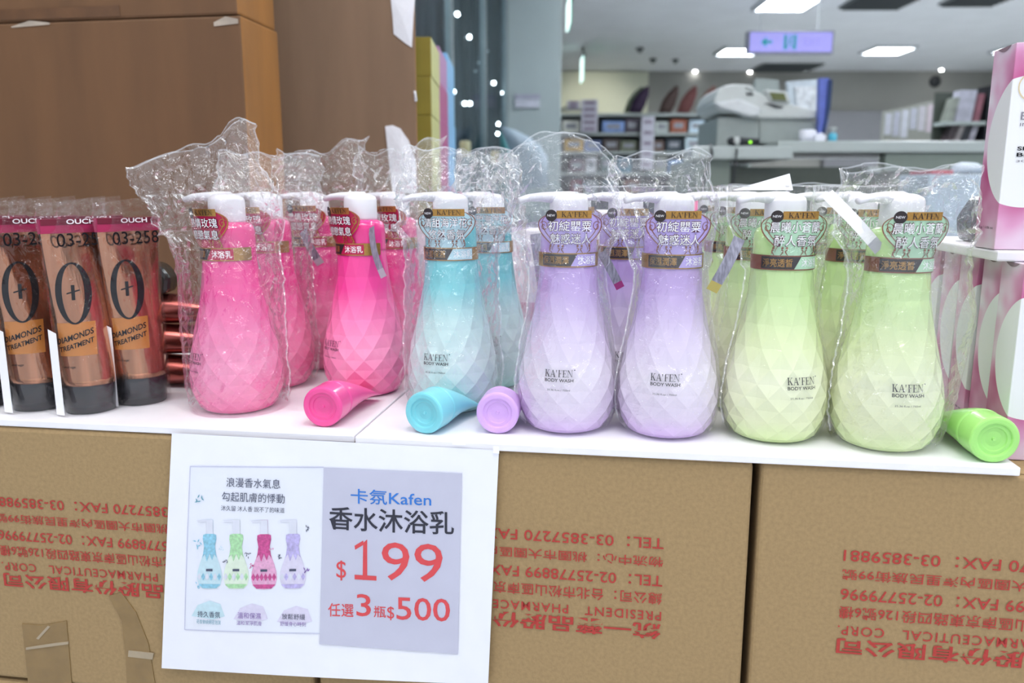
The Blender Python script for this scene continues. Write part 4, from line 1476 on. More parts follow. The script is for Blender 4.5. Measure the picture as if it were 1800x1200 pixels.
TAGTXT = {'pink': ('熱情玫瑰', '戀戀氣息', '滋養潤澤'), 'aqua': ('清甜海洋花', '悠然香氛', '水潤保濕'), 'purple': ('初綻罌粟', '魅惑迷人', '保濕潤澤'), 'green': ('晨曦小蒼蘭', '醉人香氛', '淨亮透皙')}
tag_me, tagl_me = {}, {}
for c in TAGTXT:
    m_ = MB()
    put_grid(m_, bend(0), -0.03, 0.03, 0.1815, 0.2213, 26, 22, 0, inside=heart)
    put_grid(m_, bend(-0.0004), -0.03, 0.03, 0.1815, 0.2213, 26, 22, 0, inside=heart)
    # lower band wrapped around the neck, gold edged
    zb0, zb1 = 0.1675, 0.1815
    put_grid(m_, bend(0), -0.052, 0.052, zb0, zb1, 40, 2, 2)
    put_grid(m_, bend(-0.0004), -0.052, 0.052, zb0, zb1, 40, 2, 0)
    tagm = MB()
    # black left half with diagonal, coloured right half
    put_grid(tagm, bend(0.0004), -0.0305, 0, zb0 + 0.0012, zb1 - 0.0012, 16, 4, 0, inside=lambda z: (-0.0305, 0.004 + (z - zb0) * 0.55 - 0.004))
    put_grid(tagm, bend(0.0004), 0, 0.0305, zb0 + 0.0012, zb1 - 0.0012, 16, 4, 1, inside=lambda z: (0.0002 + (z - zb0) * 0.55, 0.0305))
    put_text(tagm, TAGTXT[c][2], bend(0.0008), -0.0285, -0.001, zb0 + 0.0032, zb1 - 0.0030, 2, offset=0.01)
    put_text(tagm, '沐浴乳', bend(0.0008), 0.0075, 0.029, zb0 + 0.0032, zb1 - 0.0030, 3, offset=0.008)
    # main two lines, dark outline under white
    l0, l1 = TAGTXT[c][0], TAGTXT[c][1]
    h0 = 0.0105 if len(l0) < 5 else 0.012
    wv = 0.0215 if len(l0) < 5 else 0.0235
    for s, a0, a1, z0, z1 in ((l0, -wv, wv - 0.001, 0.2030, 0.2128), (l1, -0.0190, 0.0200, 0.1905, 0.2005)):
        put_text(tagm, s, bend(0.0008), a0 - 0.0008, a1 + 0.0008, z0 - 0.0007, z1 + 0.0007, 4, offset=0.022)
        put_text(tagm, s, bend(0.0012), a0, a1, z0, z1, 3, offset=0.0)
    # gold name band and black NEW dot on top
    put_grid(tagm, bend(0.0009), -0.0135, 0.0205, 0.2150, 0.2225, 12, 2, 5)
    put_serif(tagm, "KA'FEN", bend(0.0013), -0.0085, 0.0165, 0.2163, 0.2212, 0)
    disc(tagm, bend(0.0013), -0.0185, 0.2178, 0.0056, 0.0056, 0)
    put_text(tagm, 'NEW', bend(0.0018), -0.0222, -0.0148, 0.2168, 0.2190, 3)
    # copper scroll work
    fo = bend(0.0006)
    for sg_ in (-1, 1):
        edge = [(sg_ * (heart(0.1825 + 0.0385 * k / 30)[1] - 0.0006), 0.1825 + 0.0385 * k / 30) for k in range(31)]
        ribbon(tagm, fo, edge, 0.0011, 6)
        inn = [(sg_ * (heart(0.1835 + 0.034 * k / 30)[1] - 0.0035 - 0.0015 * math.sin(PI * k / 30)), 0.1845 + 0.034 * k / 30) for k in range(31)]
        ribbon(tagm, fo, inn, 0.0008, 6)
        sp2 = [(sg_ * (0.0262 + (0.0046 - 0.0040 * k / 34) * math.cos(0.6 + k * 0.26)), 0.2075 + (0.0050 - 0.0042 * k / 34) * math.sin(0.6 + k * 0.26)) for k in range(34)]
        ribbon(tagm, fo, sp2, 0.0008, 6)
        for x0, d in ((0.006, 1), (0.0125, -1), (0.018, 1)):
            cur = [(sg_ * (x0 + d * 0.0022 * math.sin(k * 0.3)), 0.1816 + 0.0009 * k - 0.00004 * k * k) for k in range(11)]
            ribbon(tagm, fo, cur, 0.0010, 6)
            disc(tagm, fo, sg_ * (x0 + d * 0.0012), 0.1885, 0.0011, 0.0013, 6, 8)
    tag_me[c] = m_.mesh('neck_tag', [M['tag_' + c], M['tag_' + c], M['gold'] if c != 'green' else M['copper_line']])
    tagl_me[c] = tagm.mesh('tag_print', [M['tag_black'], M['tag_' + c], M['gold'], M['tag_white'], mat('tag_outline', '#5a2a38', 0.5), M['gold'], M['gold'] if c == 'pink' else M['copper_line']])


# bags ---------------------------------------------------------------------
def bag_mesh(seed, top=0.29, loose=0.5, w0=0.056, wt=0.066, lean=(-0.02, 0.0), crumple=0.006, flat=0.006, tilt=0.0, sag=0.0, right=0.0, nu=60, nv=52, gap=0.0018, name='plastic_bag'):
    """clear bag standing around a bottle; loose 0 = follows the bottle, 1 = hangs straight"""
    m_ = MB()
    off = Vector((seed * 13.7, seed * 5.1, seed * 9.3))
    vs_ = []
    for j in range(nv + 1):
        t = j / nv
        z = 0.0006 + (top - 0.0006) * t
        zb_ = min(z, 0.204)
        rb = prof(zb_) * 1.02 + gap
        if z > 0.204:
            k = min(1, (z - 0.204) / 0.03)
            rb = (prof(0.204) * 1.02 + gap) * (1 - k) + 0.024 * k
        up = max(0.0, (z - 0.150) / (top - 0.150)) if z > 0.150 else 0.0
        kn = max(0.0, min(1.0, (z - 0.140) / 0.03)) * max(0.0, min(1.0, (0.236 - z) / 0.012))
        rb = max(rb, 0.0365 * kn)
        low = min(1, z / 0.012)
        straight_a = w0 + (wt - w0) * (z / top)
        straight_b = 0.051 * (1 - up) + flat * up
        a = rb * (1 - loose) + max(rb, straight_a) * loose
        b = rb * (1 - loose) + max(rb, straight_b) * loose
        if z > 0.175:      # the bag widens at the top to clear the spout
            k = min(1, (z - 0.175) / 0.045)
            k = k * k * (3 - 2 * k)
            a = a * (1 - k) + wt * k
            b = b * (1 - k) + (max(flat, 0.026 * (1 - max(0, (z - 0.235) / max(0.001, top - 0.235))))) * k
        cx = lean[0] * up ** 1.5
        cy = lean[1] * up ** 1.5
        for i in range(nu):
            th = 2 * PI * (i + 0.5 * (j % 2)) / nu
            ca, sa = math.cos(th), math.sin(th)
            p = Vector((a * ca, b * sa, z))
            q = p * 34 + off
            am = (0.0012 + crumple * 0.35 * min(1, loose + up)) * low
            if z > 0.19:
                am += crumple * 0.8 * min(1, (z - 0.19) / 0.05)
            n1 = noise.noise(q)
            n2 = abs(noise.noise(q * 2.7 + Vector((3, 7, 1)))) * 1.6 - 0.45
            n3 = abs(noise.noise(Vector((q.x * 2.0, q.y * 2.0, q.z * 0.5)) + Vector((9, 2, 5)))) - 0.2
            d = (n1 * 0.6 + n2 * 0.6 + n3 * 0.8) * am
            if z < 0.204:
                d = max(d, -gap * 0.7) if loose < 0.3 else max(d, -(min(a, b) - rb) - gap * 0.7)
            rgt = right * max(0, ca) * math.exp(-((z - 0.13) / 0.07) ** 2)
            x = (a + d + rgt) * ca + cx
            y = (b + d * (0.6 if b < 0.02 else 1)) * sa + cy
            zz = z + (tilt * x if z > 0.2 else 0) * up + up * crumple * 1.6 * noise.noise(Vector((x * 30, y * 30 + seed, 4.0)))
            zz -= sag * up * up * ca * ca
            vs_.append((x, y, max(0.0004, zz)))
    fs = []
    for j in range(nv):
        for i in range(nu):
            i2 = (i + 1) % nu
            A, B, C, D = j * nu + i, j * nu + i2, (j + 1) * nu + i2, (j + 1) * nu + i
            if j % 2 == 0:
                fs += [(A, B, D), (B, C, D)]
            else:
                fs += [(A, B, C), (A, C, D)]
    m_.add(vs_, fs)
    # welded side seams and cut mouth lip; hazier film puts a bright rim on them
    for c, sg_ in ((0, 1), (nu // 2, -1)):
        st0 = [vs_[j * nu + c] for j in range(2, nv + 1)]
        out = [(p[0] + sg_ * 0.0015, p[1] + 0.0004, p[2]) for p in st0]
        k = len(st0)
        m_.add(st0 + out, [(i, i + 1, k + i + 1, k + i) for i in range(k - 1)], 1)
    lip = [vs_[nv * nu + i] for i in range(nu)]
    lip2 = [(p[0] * 1.01, p[1] * 1.01, p[2] + 0.0016) for p in lip]
    m_.add(lip + lip2, [(i, (i + 1) % nu, nu + (i + 1) % nu, nu + i) for i in range(nu)], 1)
    return m_.mesh(name, [M['film'] if loose > 0.2 else M['film_tight'], M['film_edge']])


bag_flare = bag_mesh(1, top=0.300, loose=0.85, w0=0.056, wt=0.066, lean=(-0.036, 0.0), crumple=0.010, tilt=0.35)
bag_loose = bag_mesh(2, top=0.285, loose=0.7, w0=0.055, wt=0.062, lean=(0.008, 0.005), crumple=0.010)
bag_tall = bag_mesh(7, top=0.295, loose=0.75, w0=0.055, wt=0.060, lean=(0.012, 0.0), crumple=0.011, tilt=0.2)
bag_dome = bag_mesh(3, top=0.294, loose=0.30, w0=0.054, wt=0.056, lean=(-0.012, 0.0), crumple=0.009, flat=0.018, sag=0.024)
bag_square = bag_mesh(4, top=0.273, loose=0.25, w0=0.054, wt=0.050, lean=(-0.016, 0.0), crumple=0.008, flat=0.012)
bag_tight = bag_mesh(5, top=0.246, loose=0.15, w0=0.054, wt=0.056, lean=(0, 0), crumple=0.002, flat=0.02)
bag_right = bag_mesh(6, top=0.262, loose=0.45, w0=0.056, wt=0.064, lean=(0.004, 0.0), crumple=0.007, flat=0.008, right=0.03)


M['tag_end_green'] = mat('yellow_tag_end', '#b7a85c', 0.6)
M['tag_end_purple'] = mat('magenta_tag_end', '#a5337a', 0.6)
M['pack_grey'] = mat('grey_tag_end', '#b9b7c2', 0.6)


def pump_bottle(c, u, v, label, group, rz=0.0, bag=None, bagrz=0.0, dangling=None, turn=0.0):
    t = thing('pump_bottle', label, 'bottle', L(u, v, ZB + 0.0003), rz, group)

    def part(n, me, par=t):
        o = bpy.data.objects.new(n, me)
        COL.objects.link(o)
        o.parent = par
        return o
    part('body', body_me[c])
    part('printed_name', name_me).rotation_euler = (0, 0, turn)
    cp = part('pump_cap', cap_me)
    part('spout', spout_me, cp)
    tg = part('neck_tag', tag_me[c])
    part('tag_print', tagl_me[c], tg)
    if bag:
        b = part('plastic_bag', bag)
        b.rotation_euler = (0, 0, bagrz)
    for dang in (dangling if isinstance(dangling, list) else [dangling] if dangling else []):
        d = MB()
        x, y, z, ang, ln, wd = dang[:6]
        s_, c_ = math.sin(ang), math.cos(ang)
        vv = []
        for f in (0, 1):
            for k in range(7):
                q = k / 6
                for e in (-1, 1):
                    px = x + s_ * ln * q + e * wd / 2 * c_
                    pz = z - c_ * ln * q + e * wd / 2 * s_
                    vv.append((px, y - 0.004 * math.sin(q * PI) + f * 0.0004, pz))
        ff = [(2 * k, 2 * k + 1, 2 * k + 3, 2 * k + 2) for k in range(6)] + [(14 + 2 * k, 16 + 2 * k, 17 + 2 * k, 15 + 2 * k) for k in range(6)]
        d.add(vv, ff)
        d.mi = [0 if (i % 6) == 5 else 1 for i in range(12)]
        if len(dang) > 6:
            d.build('paper_strip', [M['pack_grey'], M['tag_white']], t, recalc=False)
            continue
        d.build('barcode_tag', [M['tag_end_' + c] if c in ('green', 'purple') else M['pack_grey'], M['grey_barcode']], t, recalc=False)
    return t


def uvpx(px, py):
    return uv_of(onz(px, py, ZB))


R0 = 0.033


def front(px, py):
    """display coordinates of a bottle whose base front edge shows at this pixel"""
    p = onz(px, py, ZB)
    d = Vector((p.x, p.y, 0)).normalized()
    return uv_of(p + d * R0)


pA = front(422, 727)
pD = front(645, 697)
aA = front(797, 726)
lA = front(995, 762)
lC = front(1170, 771)
gA = front(1355, 778)
gE = front(1548, 793)
VS = 0.113
face = lambda u, v: math.atan2(L(u, v, 0).x, L(u, v, 0).y) * -1.0 * 0.5
GRP = 'tinted pump bottles on the white boards'
PB = [
    ('pink', pA[0], pA[1], 'pink pump bottle in a big crinkled clear bag flaring up left, beside the copper tubes', -0.55, bag_flare, 0.0, None),
    ('pink', pA[0] - 0.008, pA[1] + VS, 'pink pump bottle directly behind the flared-bag pink one, in a clear bag', -0.5, bag_loose, 0.4, (0.02, -0.045, 0.200, 0.1, 0.05, 0.012)),
    ('pink', pA[0] + 0.008, pA[1] + 2 * VS, 'pink pump bottle third back in the column by the copper tubes', -0.3, bag_tall, 0.1, (0.005, -0.04, 0.19, 0.5, 0.05, 0.012)),
    ('pink', pD[0], pD[1], 'hot pink pump bottle behind the pink tube, its crimson neck tag turned left', -0.75, None, 0, (0.030, -0.008, 0.200, 0.35, 0.06, 0.011)),
    ('pink', pD[0] + 0.008, pD[1] + VS, 'pink pump bottle in a tall crinkled bag, right behind the unwrapped hot pink one', -0.4, bag_tall, 0.5, None),
    ('aqua', aA[0], aA[1], 'aqua pump bottle in a clear bag behind the turquoise tube', -0.10, bag_loose, 0.0, None),
    ('aqua', aA[0] + 0.022, aA[1] + VS, 'aqua pump bottle half hidden behind the front aqua bottle', 0.0, bag_loose, 0.9, None),
    ('purple', lA[0], lA[1], 'lilac pump bottle in a domed clear bag, beside the lilac tube', -0.02, bag_dome, 0.0, (0.034, 0.006, 0.180, 0.5, 0.042, 0.009)),
    ('purple', lC[0], lC[1], 'lilac pump bottle in a square-topped clear bag, next to the lime bottles', -0.02, bag_square, 0.0, None),
    ('purple', lC[0] - 0.048, lC[1] + 0.104, 'darker lilac pump bottle peeping out between the two front lilac bottles', 0.0, bag_tight, 0.0, None),
    ('purple', lA[0] - 0.008, lA[1] + 0.205, 'lilac pump bottle hidden behind the domed-bag lilac bottle', 0.0, None, 0.3, (-0.05, -0.03, 0.19, 0.15, 0.07, 0.016)),
    ('green', gA[0], gA[1], 'lime pump bottle standing in front of the white folded paper, mint neck tag facing forward', 0.02, bag_tight, 0.0, [(-0.052, -0.03, 0.198, -0.45, 0.055, 0.011), (0.022, -0.044, 0.238, 0.80, 0.072, 0.011, 'white')]),
    ('green', gA[0] - 0.014, gA[1] + 0.110, 'lime pump bottle directly behind the front lime bottle', 0.0, bag_tight, 0.6, None),
    ('green', gA[0] - 0.026, gA[1] + 0.220, 'lime pump bottle third back behind the front lime bottle', 0.0, bag_tight, 1.2, None),
    ('green', gA[0] - 0.038, gA[1] + 0.330, 'lime pump bottle farthest back, beside the pink striped cloth', 0.0, bag_tight, 1.9, None),
    ('green', gE[0], gE[1], 'lime pump bottle in a loose wavy-topped clear bag, beside the lime tube', 0.06, bag_right, 0.0, None),
    ('green', gE[0] - 0.010, gE[1] + 0.112, 'lime pump bottle between the two front lime bottles, set one row back', 0.0, bag_tight, 0.3, None),
    ('green', gE[0] - 0.016, gE[1] + 0.222, 'lime pump bottle two rows behind the wavy-bag lime bottle', 0.0, bag_tight, 0.9, None),
]
TURN = {0: -0.2, 5: -0.2, 7: -0.2, 8: -0.22, 11: 0.18, 15: -0.12}
for n_, (c, u, v, lb, rz, bag, brz, dg) in enumerate(PB):
    pump_bottle(c, u, v, lb, GRP, rz, bag, brz - rz if bag else 0, dg, TURN.get(n_, 0.0))

# white folded paper lying on the lime caps, pink striped cloth and white packs behind
q = onz(1300, 400, 0.80)
fp = MB()
A0, A1, A2 = aty(1288, 334, 0.93), aty(1388, 305, 0.95), aty(1394, 334, 0.93)
for a_, b_ in ((0.0, 0.0), (0.0, 0.0006)):
    fp.add([(A0.x, A0.y + b_, A0.z), (A2.x, A2.y + b_, A2.z), (A1.x, A1.y + b_, A1.z)], [(0, 1, 2)])
fp.add([tuple(A1), tuple(A2), (A2.x + 0.002, A2.y + 0.03, A2.z - 0.004)], [(0, 1, 2)])
tag(fp.build('folded_paper', M['paper'], recalc=False), 'white folded paper corner resting on the rear lime pump caps', 'paper')
M['pack'] = mat('white_pack_card', '#e9e6ec', 0.45, noise_amt=0.03)


def pack(u, v, wd, dp, h, label, m, name='white_pack'):
    t = thing(name, label, 'pack', L(u, v, ZB + 0.0002), YAW, 'packs at the back of the boards')
    MB().box(-wd / 2, wd / 2, 0, dp, 0, h).build('carton', m, t, bevel=0.004)
    MB().box(-wd / 2 + 0.006, wd / 2 - 0.006, -0.0008, -0.0001, h * 0.3, h * 0.45).build('label_strip', mat('pack_strip', '#c98aa8', 0.5), t)
    return t


for px, wd, h, lb in ((1085, 0.075, 0.215, 'white pack standing behind the gap between the lilac bottles'), (1200, 0.045, 0.20, 'white pack standing between the lilac and lime bottles'),
                      (905, 0.07, 0.19, 'white pack standing behind the aqua bottles'), (760, 0.08, 0.20, 'white pack standing behind the pink and aqua bottles')):
    u, v = uv_of(aty(px, 500, 1.13 if px != 1200 else 1.20))
    pack(u, v, wd, 0.05, h, lb, M['pack'])
u, v = uv_of(aty(1206, 350, 1.23))
st = thing('striped_cloth', 'bright pink striped cloth bundle at the back by the lime bottles', 'cloth', L(u, v, ZB), YAW)
m_ = MB()
nn = 24
for i in range(nn):
    x0 = -0.03 + 0.07 * i / nn
    x1 = -0.03 + 0.07 * (i + 1) / nn
    m_.add([(x0, -0.01 + 0.003 * math.sin(i), 0.001), (x1, -0.01 + 0.003 * math.sin(i + 1), 0.001), (x1 + 0.01, 0.0, 0.232 + 0.004 * math.sin(i * 0.6)), (x0 + 0.01, 0.0, 0.232 + 0.004 * math.sin(i * 0.6 - 0.6))], [(0, 1, 2, 3)], i % 2)
m_.box(-0.03, 0.04, 0.001, 0.03, 0.001, 0.228, 0)
m_.build('fabric', [mat('hot_pink_cloth', '#ee4f95', 0.7), mat('pale_pink_cloth', '#f6a6c8', 0.7)], st)

# =================================================================== LYING TUBES (screw caps towards the shopper)
def lying_tube(px, py, away, label, m, cap_r=0.0215, ln=0.115):
    """px, py = centre of the cap face; away = heading of the tube body (radians from +Y, clockwise)"""
    d = ray(px, py)
    t_ = (ZB + cap_r - CAMH) / d.z
    c = Vector((0, 0, CAMH)) + d * t_
    t = thing('squeeze_tube', label, 'tube', (c.x, c.y, ZB + cap_r + 0.0003), -away, 'coloured squeeze tubes lying on the boards')
    r = cap_r
    ax = lambda p: (p[0], p[2], p[1])     # lathe axis -> +Y
    cp = MB()
    cp.lathe([(0.0006, 0.0022), (0.0014, 0.0020), (0.0018, 0.0034), (0.0070, 0.0040), (0.0105, 0.0032), (0.0112, 0.0020), (0.0142, 0.0020), (0.0150, 0.0004), (0.0160, 0.0), (0.0192, 0.0), (0.0206, 0.0006), (r, 0.0022), (r * 0.995, 0.012), (r * 0.985, 0.026), (r * 0.94, 0.027)], 72, axis=ax, smooth=False)
    cp.build('cap', m, t)
    bd = MB()
    n, rows_ = 36, 16
    vs_, fs = [], []
    for j in range(rows_ + 1):
        q = j / rows_
        y = 0.0265 + (ln - 0.0265) * q
        a = r * 0.97 * (1 + 0.12 * q)
        b = r * 0.97 * (1 - q ** 1.1) + 0.0009
        for k in range(n):
            th = 2 * PI * k / n
            # the flat end stands on edge a little tilted
            x_, z_ = a * math.cos(th), b * math.sin(th) - (r - 0.0014 - b) * 0.75 * q
            vs_.append((x_, y, z_))
    for j in range(rows_):
        for k in range(n):
            k2 = (k + 1) % n
            fs.append((j * n + k, j * n + k2, (j + 1) * n + k2, (j + 1) * n + k))
    fs.append(tuple(range(n)))
    fs.append(tuple(rows_ * n + k for k in range(n)))
    bd.add(vs_, fs, 0, True)
    bd.build('tube_body', m, t)
    return t


lying_tube(566, 716, 0.19, 'hot pink squeeze tube lying cap forward in front of the pink bottles', M['tube_pink'])
lying_tube(744, 727, 0.40, 'turquoise squeeze tube lying cap forward before the aqua bottle', M['tube_aqua'], ln=0.095)
lying_tube(874, 727, 0.12, 'lilac squeeze tube lying cap forward beside the domed-bag lilac bottle', M['tube_purple'], ln=0.075)
lying_tube(1750, 774, 0.10, 'lime squeeze tube lying cap forward at the right end of the board', M['tube_green'])

# =================================================================== COPPER TUBES IN BAGS (left)
TH = 0.207
TR = 0.0285


def tube_axes(z, r=TR):
    q = max(0.0, min(1.0, (z - 0.034) / (TH - 0.034)))
    return r * (1 + 0.30 * q), r * (1 - q ** 1.15) + 0.0012


PHI = math.radians(38)


def tube_front(off=0.0008):
    def fn(x, z):
        a, b = tube_axes(z)
        cp, sp2 = math.cos(PHI), math.sin(PHI)
        # x = X fixed; solve for front y on the rotated ellipse
        A = (sp2 / a) ** 2 + (cp / b) ** 2
        B = 2 * x * cp * sp2 * (1 / a ** 2 - 1 / b ** 2)
        C = (x * cp / a) ** 2 + (x * sp2 / b) ** 2 - 1
        dsc = max(0.0, B * B - 4 * A * C)
        y = (-B - math.sqrt(dsc)) / (2 * A)
        return (x, y - off, z)
    return fn


def copper_proto():
    t = thing('copper_tube', 'x', 'tube', (0, 0, 0), 0, 'copper cosmetic tubes in clear bags')
    m_ = MB()
    n, rows_ = 44, 26
    vs_, fs = [], []
    cp, sp2 = math.cos(PHI), math.sin(PHI)
    for j in range(rows_ + 1):
        z = 0.032 + (TH - 0.032) * j / rows_
        a, b = tube_axes(z)
        for k in range(n):
            th = 2 * PI * k / n
            x_, y_ = a * math.cos(th), b * math.sin(th)
            vs_.append((x_ * cp - y_ * sp2, x_ * sp2 + y_ * cp, z))
    for j in range(rows_):
        for k in range(n):
            k2 = (k + 1) % n
            fs.append((j * n + k, j * n + k2, (j + 1) * n + k2, (j + 1) * n + k))
    fs.append(tuple(rows_ * n + k for k in range(n)))
    fs.append(tuple(range(n - 1, -1, -1)))
    m_.add(vs_, fs, 0, True)
    m_.build('tube_body', M['copper'], t)
    cr = MB()
    a, b = tube_axes(TH)
    vv = []
    for z in (TH - 0.010, TH + 0.005):
        for x_, y_ in ((-a * 1.01, -b - 0.002), (a * 1.01, -b - 0.002), (a * 1.01, b + 0.002), (-a * 1.01, b + 0.002)):
            vv.append((x_ * cp - y_ * sp2, x_ * sp2 + y_ * cp, z))
    cr.add(vv, [(3, 2, 1, 0), (4, 5, 6, 7), (0, 1, 5, 4), (1, 2, 6, 5), (2, 3, 7, 6), (3, 0, 4, 7)])
    cr.build('crimp', M['magenta_crimp'], t)
    ct2 = MB()
    fc = lambda off: (lambda x, z: (x * cp + (b + 0.002 + off) * sp2, x * sp2 - (b + 0.002 + off) * cp, z))
    put_grid(ct2, fc(0.0003), -a, a, TH - 0.0015, TH + 0.005, 4, 1, 0)
    put_text(ct2, 'OUCH', fc(0.0006), -0.010, 0.022, TH - 0.0008, TH + 0.0045, 1, offset=0.02)
    ct2.build('crimp_print', [mat('dark_red_print', '#6b1a30', 0.4), M['tag_white']], t, recalc=False)
    MB().lathe([(0.024, 0.0), (0.0262, 0.001), (0.0288, 0.030), (0.0285, 0.033), (0.026, 0.0335)], 40).build('cap', M['black_cap'], t)
    pr = MB()
    fo = tube_front(0.0007)
    ring(pr, fo, -0.004, 0.133, 0.0165, 0.033, 0.0062, 0.0018, 0)
    pr.add([fo(x, z) for x, z in ((-0.0055, 0.126), (-0.0025, 0.126), (-0.0025, 0.142), (-0.0055, 0.142))], [(0, 1, 2, 3)], 0)
    pr.add([fo(x, z) for x, z in ((-0.010, 0.1325), (0.002, 0.1355), (0.002, 0.1370), (-0.010, 0.1340))], [(0, 1, 2, 3)], 0)
    fl = tube_front(0.0004)
    put_grid(pr, fl, -0.022, 0.014, 0.066, 0.102, 20, 10, 1)
    ft = tube_front(0.0009)
    sk = lambda x, z: ft(x, z + 0.30 * x)
    put_text(pr, 'DIAMONDS', sk, -0.024, 0.012, 0.0855, 0.0920, 0, offset=0.02)
    put_text(pr, 'TREATMENT', sk, -0.022, 0.012, 0.0765, 0.0820, 0, offset=0.02)
    put_text(pr, 'anti-age', ft, -0.020, -0.008, 0.052, 0.055, 0)
    pr.build('printed_label', [M['ink'], M['orange_label']], t, recalc=False)
    # bag: flat clear sleeve
    bm_ = MB()
    nu, nv = 40, 36
    vs_, fs = [], []
    top = 0.232
    for j in range(nv + 1):
        z = 0.0005 + (top - 0.0005) * j / nv
        a, b = tube_axes(min(z, TH))
        k = max(0.0, min(1.0, (z - 0.05) / (top - 0.05)))
        aa, b2 = max(a + 0.0022, 0.0308), b + 0.0022
        low = min(1, z / 0.01)
        for i in range(nu):
            th = 2 * PI * (i + 0.5 * (j % 2)) / nu
            p = Vector((aa * math.cos(th), b2 * math.sin(th), z))
            d = (noise.noise(p * 45) * 0.6 + abs(noise.noise(p * 110 + Vector((4, 4, 4)))) - 0.2) * (0.0015 + 0.003 * k) * low
            x_, y_ = (aa + d) * math.cos(th), (b2 + max(d, -0.0015)) * math.sin(th)
            vs_.append((x_ * cp - y_ * sp2, x_ * sp2 + y_ * cp, max(0.0004, z + (0.02 * x_ * 5 if j == nv else 0))))
    for j in range(nv):
        for i in range(nu):
            i2 = (i + 1) % nu
            A, B, C, D = j * nu + i, j * nu + i2, (j + 1) * nu + i2, (j + 1) * nu + i
            fs += [(A, B, D), (B, C, D)] if j % 2 == 0 else [(A, B, C), (A, C, D)]
    bm_.add(vs_, fs)
    # handwriting on the bag
    o = bm_.build('plastic_bag', M['film_tight'], t, recalc=False)
    hw = MB()
    fh = lambda x, z: (x * cp + 0.01, x * sp2 - 0.0068, z)
    put_text(hw, '03-258', fh, -0.030, 0.026, 0.183, 0.197, 0)
    hw.build('handwriting', M['ink'], o, recalc=False)
    st_ = MB()
    st_.add([(-0.0315, -0.022, 0.002), (-0.0225, -0.0305, 0.002), (-0.0225, -0.0305, 0.092), (-0.0315, -0.022, 0.096), (-0.0315, -0.0215, 0.002), (-0.0225, -0.030, 0.002), (-0.0225, -0.030, 0.092), (-0.0315, -0.0215, 0.096)],
            [(0, 1, 2, 3), (7, 6, 5, 4)])
    st_.build('white_sticker', M['tag_white'], o, recalc=False)
    return t


cpt = copper_proto()
spots = [((163, 727), 'copper tube in a clear bag, front one in the middle of the row of three'),
         ((72, 722), 'copper tube in a clear bag, left of the middle front tube'),
         ((252, 712), 'copper tube in a clear bag, right end of the front row beside the pink bag'),
         ((-18, 716), 'copper tube in a clear bag cut by the left edge of the photo')]
for i, ((px, py), lb) in enumerate(spots):
    p = onz(px, py, ZB)
    d = Vector((p.x, p.y, 0)).normalized()
    p = p + d * 0.024
    rz = 0.35 + 0.06 * (i % 2)
    if i == 0:
        cpt.location = (p.x, p.y, ZB + 0.0003)
        cpt.rotation_euler = (0, 0, rz)
        cpt['label'] = lb
    else:
        dup(cpt, (p.x, p.y, ZB + 0.0003), rz, lb)
rear = []
for i, (px, py) in enumerate(((24, 690), (112, 692), (190, 692))):
    p = onz(px, py, ZB)
    d = Vector((p.x, p.y, 0)).normalized()
    p = p + d * 0.03
    dup(cpt, (p.x, p.y, ZB + 0.0003), 0.3, ['copper tube standing in the second row at the left edge', 'copper tube standing in the second row behind the middle pair', 'copper tube standing in the second row behind the right front tube'][i])
# copper tubes lying in a pile beside the pink bag
M['copper_red'] = mat('red_copper_foil', '#b06058', 0.22, metal=0.85, noise_amt=0.12, noise_scale=15)


def lying_copper(x, y, z, rz, label, tiltv=0.0):
    t = thing('copper_tube', label, 'tube', (x, y, z), rz, 'copper tubes lying in a pile')
    n, rows_ = 32, 14
    vs_, fs = [], []
    for j in range(rows_ + 1):
        q = j / rows_
        xx = -0.06 + 0.15 * q
        a = 0.024 * (1 + 0.2 * q)
        b = 0.0182 * (1 - q ** 3.5) + 0.001
        for k in range(n):
            th = 2 * PI * k / n
            vs_.append((xx, a * math.cos(th), b * math.sin(th)))
    for j in range(rows_):
        for k in range(n):
            k2 = (k + 1) % n
            fs.append((j * n + k, j * n + k2, (j + 1) * n + k2, (j + 1) * n + k))
    fs.append(tuple(range(n)))
    fs.append(tuple(rows_ * n + k for k in range(n)))
    MB().add(vs_, fs, 0, True).build('tube_body', M['copper_red'], t)
    MB().lathe([(0.0185, -0.09), (0.019, -0.062), (0.018, -0.0602)], 28, axis=lambda p: (p[2], p[0] * 1.2, p[1])).build('cap', M['black_cap'], t)
    return t


pu = onz(316, 690, ZB)
d = Vector((pu.x, pu.y, 0)).normalized()
pu = pu + d * 0.05
for k in range(3):
    lying_copper(pu.x + 0.004 * (k % 2), pu.y + 0.003 * (k % 3), ZB + 0.0195 + k * 0.0385, -0.12 + 0.05 * (k % 2), f'copper tube lying flat in the pile beside the pink bag, {["lowest", "middle", "topmost"][k]}')

pc_ = thing('dark_pouch', 'dark glossy pouch lying on top of the flat copper tubes', 'pouch', (pu.x - 0.03, pu.y, ZB + 0.0195 + 2 * 0.0385 + 0.0205), 0.1)
MB().prism([(-0.035, 0), (0.03, 0), (0.034, 0.02), (0.022, 0.036), (-0.012, 0.042), (-0.036, 0.024)], -0.02, 0.02, 'y').build('pouch_body', mat('dark_green_film', '#2c2e2c', 0.12, noise_amt=0.3, bump=0.6, bump_scale=80), pc_, bevel=0.006)

# =================================================================== WHITE AND PINK COSMETIC CARTONS (right)
BW, BD, BH = 0.086, 0.046, 0.184


